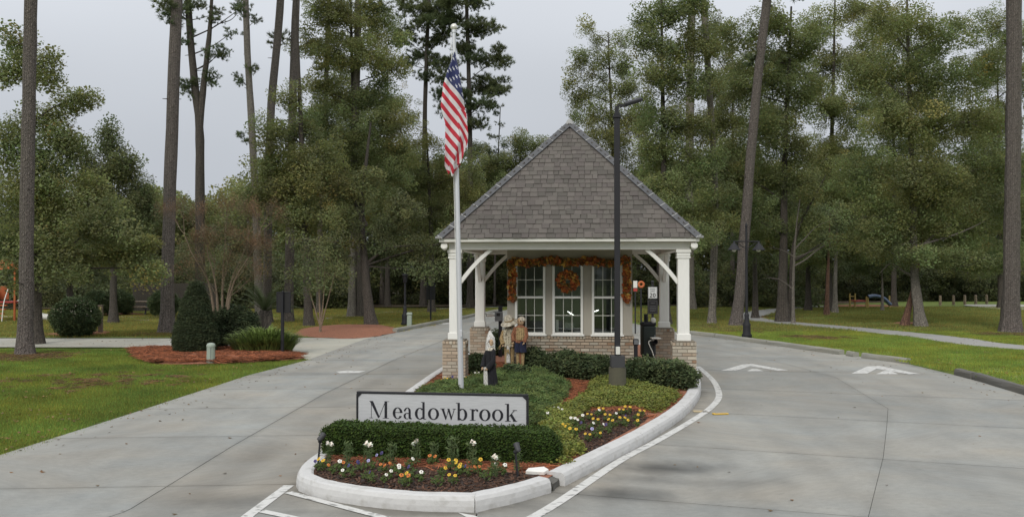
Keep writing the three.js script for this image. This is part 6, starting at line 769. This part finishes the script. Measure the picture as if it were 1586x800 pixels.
// centre left
bt('tall yellow green sweetgum left of the middle whose crown hides the pine trunks', 41, 0.2, [[478, 500], [474, 400], [468, 250], [462, 100], [458, -20]], [[430, 205, 34, 32], [445, 240, 40, 34], [415, 255, 30, 30], [470, 200, 34, 44], [425, 300, 46, 34, 1.1], [470, 290, 50, 36, 1.1], [500, 250, 40, 40], [440, 335, 44, 26], [490, 335, 50, 34], [450, 150, 28, 26, 0.8], [520, 300, 40, 40], [390, 300, 18, 24, 0.7]], { warm: 0.04, density: 6.5 });
bt('tall full sweetgum reaching the top of the picture left of the flag', 50, 0.24, [[560, 486], [556, 380], [550, 240], [545, 90], [542, -40]], [[500, 20, 40, 30], [545, 30, 46, 34], [590, 20, 36, 26, 0.9], [520, 80, 44, 34], [570, 90, 48, 36], [480, 70, 30, 28, 0.8], [530, 150, 52, 38], [585, 150, 44, 36], [500, 190, 40, 36], [560, 210, 58, 40, 1.1], [610, 200, 34, 34], [530, 265, 52, 36, 1.1], [590, 270, 56, 40, 1.1], [620, 240, 30, 30], [550, 330, 60, 36], [610, 110, 24, 24, 0.7], [615, 60, 20, 18, 0.6], [490, 130, 30, 24, 0.7]], { warm: 0.03, density: 8 });
bt('dark mossy tree with a thick leaning trunk in the far mulch bed', 42, 0.26, [[575, 506], [569, 460], [564, 400], [560, 330], [566, 260], [574, 190]], [[600, 365, 46, 26], [650, 385, 44, 24], [690, 375, 34, 26], [620, 330, 40, 28], [540, 350, 36, 30], [520, 395, 38, 22], [560, 290, 40, 34], [600, 400, 50, 18], [670, 415, 40, 16]], { stems: [Object.assign([[566, 350], [552, 320], [540, 290], [530, 240]], { thin: 0.5 }), [[564, 410], [600, 385], [640, 380], [680, 378]]], leaf: L.dark, density: 6 });
bt('bushy green tree right behind the flagpole left of the gatehouse roof', 56, 0.2, [[668, 482], [668, 380], [664, 280], [660, 190]], [[650, 225, 38, 30], [640, 270, 48, 36, 1.1], [690, 270, 42, 36, 1.1], [625, 310, 40, 40], [670, 320, 52, 36, 1.1], [720, 300, 40, 36], [640, 190, 24, 20, 0.8], [700, 350, 40, 30], [640, 360, 50, 30], [735, 260, 24, 26, 0.8]], { warm: 0.05 });
bt('rounded green tree behind the left slope of the gatehouse roof', 66, 0.22, [[806, 478], [806, 400], [806, 300], [806, 230]], [[800, 222, 30, 18], [770, 255, 40, 32], [815, 250, 44, 30], [842, 232, 22, 22], [790, 300, 50, 40], [745, 300, 40, 40], [840, 280, 30, 30], [760, 350, 60, 40], [860, 240, 20, 30]], { warm: 0.03, density: 7 });
bt('slim dark tree between the flagpole and the rounded tree', 70, 0.16, [[742, 478], [742, 380], [742, 230]], [[740, 235, 26, 22], [735, 280, 36, 36], [720, 330, 40, 40], [700, 245, 22, 26], [765, 320, 40, 40]], { leaf: L.dark });
bt('small fine twigged crape myrtle on the lawn beyond the red mulch', 36, 0.05, [[496, 506], [495, 480], [494, 450], [493, 400]], [[470, 400, 30, 26, 0.6], [515, 400, 34, 26, 0.6], [495, 375, 40, 20, 0.6], [492, 430, 40, 22, 0.6], [455, 425, 20, 18, 0.5], [530, 430, 22, 18, 0.5]], { stems: [Object.assign([[496, 506], [488, 480], [476, 440], [466, 400]], { thin: 0.7 }), Object.assign([[497, 506], [504, 478], [514, 440], [524, 400]], { thin: 0.7 }), Object.assign([[496, 506], [500, 470], [502, 420], [500, 380]], { thin: 0.7 })], kind: 'fine', leaf: L.dark, bark: M.smoothBark, density: 5.5 });
// right
bt('slender open tree against the sky just right of the gatehouse peak', 54, 0.18, [[958, 482], [955, 380], [950, 240], [945, 130], [942, 50]], [[913, 48, 16, 14, 0.7], [924, 68, 18, 20, 0.8], [900, 84, 22, 12, 0.8], [884, 128, 14, 8, 0.6], [900, 110, 24, 18, 0.9], [930, 100, 26, 24], [962, 62, 18, 24, 0.8], [960, 100, 24, 24], [896, 148, 24, 16, 0.9], [930, 140, 34, 26], [970, 140, 34, 30], [905, 175, 34, 20], [945, 185, 44, 28], [915, 205, 36, 20, 1.1], [985, 190, 36, 34], [950, 230, 50, 34, 1.1], [1000, 240, 44, 40, 1.1], [960, 290, 60, 40]], { density: 5.5, warm: 0.03 });
bt('tall bushy tree over the right end of the gatehouse roof', 40.5, 0.2, [[1032, 504], [1030, 380], [1028, 240], [1026, 100], [1024, -20]], [[1000, 30, 26, 26], [1030, 18, 36, 28], [1062, 20, 36, 28], [1000, 70, 26, 24], [1040, 70, 44, 32], [1080, 70, 36, 34], [1015, 120, 40, 34], [1065, 130, 48, 36], [1020, 180, 48, 36], [1080, 190, 48, 38, 1.1], [1030, 240, 54, 38, 1.1], [1090, 260, 50, 40, 1.1], [1040, 300, 60, 40, 1.1], [1095, 330, 50, 40, 1.1], [1060, 360, 60, 30]], { density: 8 });
bt('dark double trunked oak beside the footpath with bare pale limbs', 43.5, 0.27, [[1213, 491], [1213, 440], [1214, 370], [1216, 250], [1222, 110], [1226, 10]], [[1150, 60, 44, 34, 0.8], [1190, 40, 44, 34, 0.9], [1225, 80, 46, 36], [1140, 130, 44, 36, 0.9], [1190, 130, 50, 38], [1240, 150, 46, 40], [1125, 190, 44, 38], [1180, 200, 50, 40], [1235, 220, 46, 38, 0.9], [1120, 260, 50, 40, 1.1], [1180, 280, 50, 36], [1230, 290, 40, 30, 0.7], [1140, 330, 60, 36, 1.1], [1240, 345, 44, 26, 0.8], [1190, 360, 40, 24, 0.8], [1260, 60, 40, 34, 0.8]], { stems: [Object.assign([[1222, 492], [1226, 440], [1228, 390], [1240, 345], [1262, 305], [1280, 270]], { thin: 0.5 }), [[1226, 405], [1245, 396], [1268, 380], [1290, 372]], [[1216, 430], [1200, 432], [1186, 425]]], density: 7.5, bark: M.darkBark });
bt('slender pale grey trunk with bare forked limbs beside the dark oak', 42.3, 0.085, [[1229, 492], [1229, 440], [1231, 390], [1234, 350], [1240, 305]], [[1245, 300, 26, 20, 0.4], [1290, 372, 20, 12, 0.4]], { stems: [Object.assign([[1230, 412], [1248, 402], [1268, 386], [1294, 374], [1320, 378]], { thin: 0.55 }), Object.assign([[1232, 385], [1246, 370], [1266, 350], [1285, 342]], { thin: 0.45 }), Object.assign([[1229, 448], [1214, 436], [1198, 430], [1182, 431]], { thin: 0.4 }), Object.assign([[1231, 398], [1214, 388], [1190, 382]], { thin: 0.4 })], bark: M.greyBark, density: 3 });
bt('leaning grey trunked tree in the middle of the right lawn', 39, 0.23, [[1427, 504], [1421, 465], [1417, 420], [1415, 330], [1411, 200], [1407, 70], [1405, -20]], [[1350, 45, 50, 36, 0.8], [1410, 40, 54, 38, 0.85], [1470, 50, 50, 38, 0.8], [1340, 115, 50, 38, 0.9], [1400, 115, 56, 40], [1460, 120, 52, 40, 0.9], [1515, 100, 44, 38, 0.75], [1350, 190, 56, 42], [1420, 200, 60, 44, 1.1], [1480, 195, 52, 40], [1525, 180, 40, 36, 0.75], [1340, 265, 56, 40], [1400, 280, 60, 42, 1.1], [1460, 280, 60, 42, 1.1], [1520, 260, 46, 42, 0.9], [1350, 335, 60, 36, 1.1], [1420, 350, 60, 34, 1.1], [1490, 350, 60, 36, 1.1], [1540, 330, 40, 40], [1370, 385, 50, 24], [1440, 395, 60, 20], [1510, 400, 50, 26]], { stems: [[[1418, 430], [1400, 420], [1380, 408], [1362, 424]], [[1416, 400], [1440, 370], [1470, 350], [1500, 345]]], bark: M.greyBark, density: 7.5 });
bt('reddish leaning trunk in the mulch ring touching the grey lawn tree', 39.6, 0.16, [[1401, 503], [1408, 475], [1415, 448], [1424, 400], [1430, 340]], [[1445, 330, 30, 24], [1430, 300, 34, 24]], { bark: M.redBark });
bt('tall leafy tree behind the oak between the two right pines', 55, 0.22, [[1284, 478], [1285, 380], [1288, 240], [1292, 90], [1294, -20]], [[1270, 40, 36, 34, 0.7], [1310, 30, 44, 34, 0.75], [1280, 100, 48, 36, 0.9], [1325, 95, 44, 36, 0.9], [1270, 165, 46, 36], [1320, 170, 52, 38], [1270, 235, 48, 38], [1325, 240, 54, 40, 1.1], [1280, 300, 54, 38, 1.1], [1330, 310, 54, 40, 1.1], [1280, 360, 54, 34, 1.1], [1330, 375, 50, 30, 1.1], [1245, 400, 50, 22]], { density: 8 });
bt('leafy tree behind the pine at the far right edge', 60, 0.22, [[1552, 480], [1550, 380], [1548, 240], [1545, 90]], [[1530, 40, 40, 34, 0.6], [1570, 60, 44, 40, 0.6], [1540, 110, 46, 40, 0.75], [1585, 130, 40, 40, 0.8], [1550, 190, 50, 40, 0.9], [1520, 250, 44, 40], [1570, 260, 50, 44], [1540, 320, 54, 42, 1.1], [1585, 340, 40, 44, 1.1], [1550, 390, 60, 34, 1.1], [1500, 400, 46, 30]], { density: 8 });
bt('thin trunked tree behind the street lamp', 47, 0.17, [[1170, 484], [1170, 440], [1168, 340], [1166, 250]], [[1160, 260, 40, 34], [1175, 320, 44, 34], [1150, 380, 36, 24], [1200, 320, 36, 30]], { leaf: L.dark, bark: M.darkBark });
bt('brown trunked tree at the bend of the footpath', 56, 0.2, [[1252, 476], [1252, 430], [1252, 360], [1252, 280]], [[1250, 300, 44, 36], [1235, 350, 40, 30], [1270, 370, 40, 26]], { leaf: L.dark });
bt('reddish trunked young tree right of the footpath', 50, 0.14, [[1281, 488], [1282, 450], [1284, 390], [1286, 330]], [[1290, 340, 44, 30], [1270, 380, 34, 20]], { bark: M.redBark, leaf: L.dark });
bt('grey trunked young tree standing behind the reddish young tree', 53, 0.16, [[1294, 482], [1294, 440], [1296, 380], [1298, 320]], [[1310, 345, 44, 32], [1320, 390, 36, 20]], { bark: M.greyBark, leaf: L.dark });
bt('slim tree at the playground edge', 56, 0.1, [[1367, 478], [1367, 440], [1366, 390]], [[1350, 410, 40, 16], [1385, 405, 34, 16], [1366, 385, 40, 18]], { leaf: L.dark, bark: M.greyBark });
bt('full green tree behind the oak and the leaning pine', 61, 0.2, [[1135, 480], [1135, 380], [1135, 240], [1135, 120]], [[1110, 60, 44, 40], [1160, 110, 50, 40], [1120, 150, 50, 44], [1170, 190, 50, 44], [1120, 230, 56, 44], [1180, 270, 54, 44], [1130, 310, 60, 44], [1190, 350, 60, 40], [1210, 110, 40, 36, 0.8]], { density: 6 });
bt('full green tree between the leaning grey lawn tree and the second pine', 63, 0.2, [[1385, 480], [1385, 380], [1385, 240], [1385, 90]], [[1370, 60, 54, 40, 0.9], [1430, 90, 50, 40, 0.8], [1340, 130, 50, 44], [1390, 150, 56, 44], [1450, 160, 50, 44, 0.9], [1370, 220, 60, 44], [1440, 230, 56, 44], [1500, 220, 44, 44, 0.8], [1390, 300, 64, 44], [1460, 310, 60, 44], [1520, 310, 44, 44]], { density: 6 });
bt('full green tree filling the gap behind the centre left sweetgums', 64, 0.2, [[600, 480], [600, 380], [600, 240], [600, 90]], [[530, 120, 40, 40, 0.8], [580, 60, 44, 36, 0.7], [560, 180, 50, 44], [610, 160, 40, 36, 0.8], [590, 240, 54, 44], [520, 250, 50, 44], [640, 300, 54, 44], [560, 320, 60, 44], [490, 200, 40, 40, 0.8]], { density: 6, warm: 0.02 });
// trees that stand beside and behind the camera's view: only their mirror image and shade are seen
// ---------- far wood that closes the view, and the wood across the street behind ----------
{
  const f = rng(404), list = [], trunks = [], top = piecewise([[-650, 280], [-200, 320], [0, 330], [120, 300], [250, 300], [330, 306], [400, 270], [480, 230], [560, 210], [640, 230], [700, 260], [760, 262], [830, 258], [900, 270], [960, 250], [1050, 240], [1150, 250], [1300, 255], [1450, 250], [1600, 260], [1800, 280], [2250, 270]]);
  for (let i = 0; i < 15000; i++) { const px = rr(-650, 2250, f), d = rr(px > 1270 ? 78 : 67, 94, f), k = d / F, low = 0.2, hi = EYE + (423 - top(px) - 26 * f() + 18 * n2(px * 0.012, 3) + 10 * n2(px * 0.05, 8)) * k, v = f() ** 0.85, y = lerp(low, hi, v), x = (px - 793) * k; list.push([V(x, y, -d), rr(0.7, 1.5, f), rr(0.55, 1.2, f) * (1 + 0.25 * n3(x * 0.15, y * 0.2, d * 0.1)), rr(-0.1, 0.15, f)]); }
  stuff(scatter('far_wood', SP.far[0], L.broad, list, scene, 21), 'dense far wood that closes the view behind all the trees', 'wood');
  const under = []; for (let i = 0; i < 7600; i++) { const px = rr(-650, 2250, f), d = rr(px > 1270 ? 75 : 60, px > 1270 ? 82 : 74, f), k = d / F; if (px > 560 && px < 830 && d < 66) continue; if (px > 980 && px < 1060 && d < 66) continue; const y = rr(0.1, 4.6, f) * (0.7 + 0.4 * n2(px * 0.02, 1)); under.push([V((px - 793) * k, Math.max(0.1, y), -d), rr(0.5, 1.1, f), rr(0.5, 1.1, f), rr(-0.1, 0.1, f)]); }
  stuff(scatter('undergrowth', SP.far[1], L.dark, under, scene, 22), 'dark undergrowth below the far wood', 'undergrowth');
  const tg = []; for (let i = 0; i < 70; i++) { const x = rr(-60, 60, f), d = rr(x > 20 ? 78 : 66, 86, f); tg.push(tube([V(x, 0, -d), V(x + rr(-0.3, 0.3, f), 4, -d), V(x + rr(-0.6, 0.6, f), 8, -d)], [0.2, 0.14, 0.03], 7, 0.9)); }
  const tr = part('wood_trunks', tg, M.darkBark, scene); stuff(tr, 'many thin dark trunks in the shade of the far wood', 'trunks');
  const back = []; for (let i = 0; i < 1900; i++) { const x = rr(-55, 55, f), d = rr(48, 62, f), y = 0.5 + 9 * f() ** 0.8 * (0.8 + 0.3 * n2(x * 0.08, 5)); back.push([V(x, y, d), rr(1.1, 2.0, f), rr(0.6, 1.2, f), rr(-0.1, 0.15, f)]); }
  stuff(scatter('street_wood', SP.far[0], L.broad, back, scene, 23), 'row of trees across the street facing the gatehouse windows', 'wood');
}
renderer.render(scene, camera);
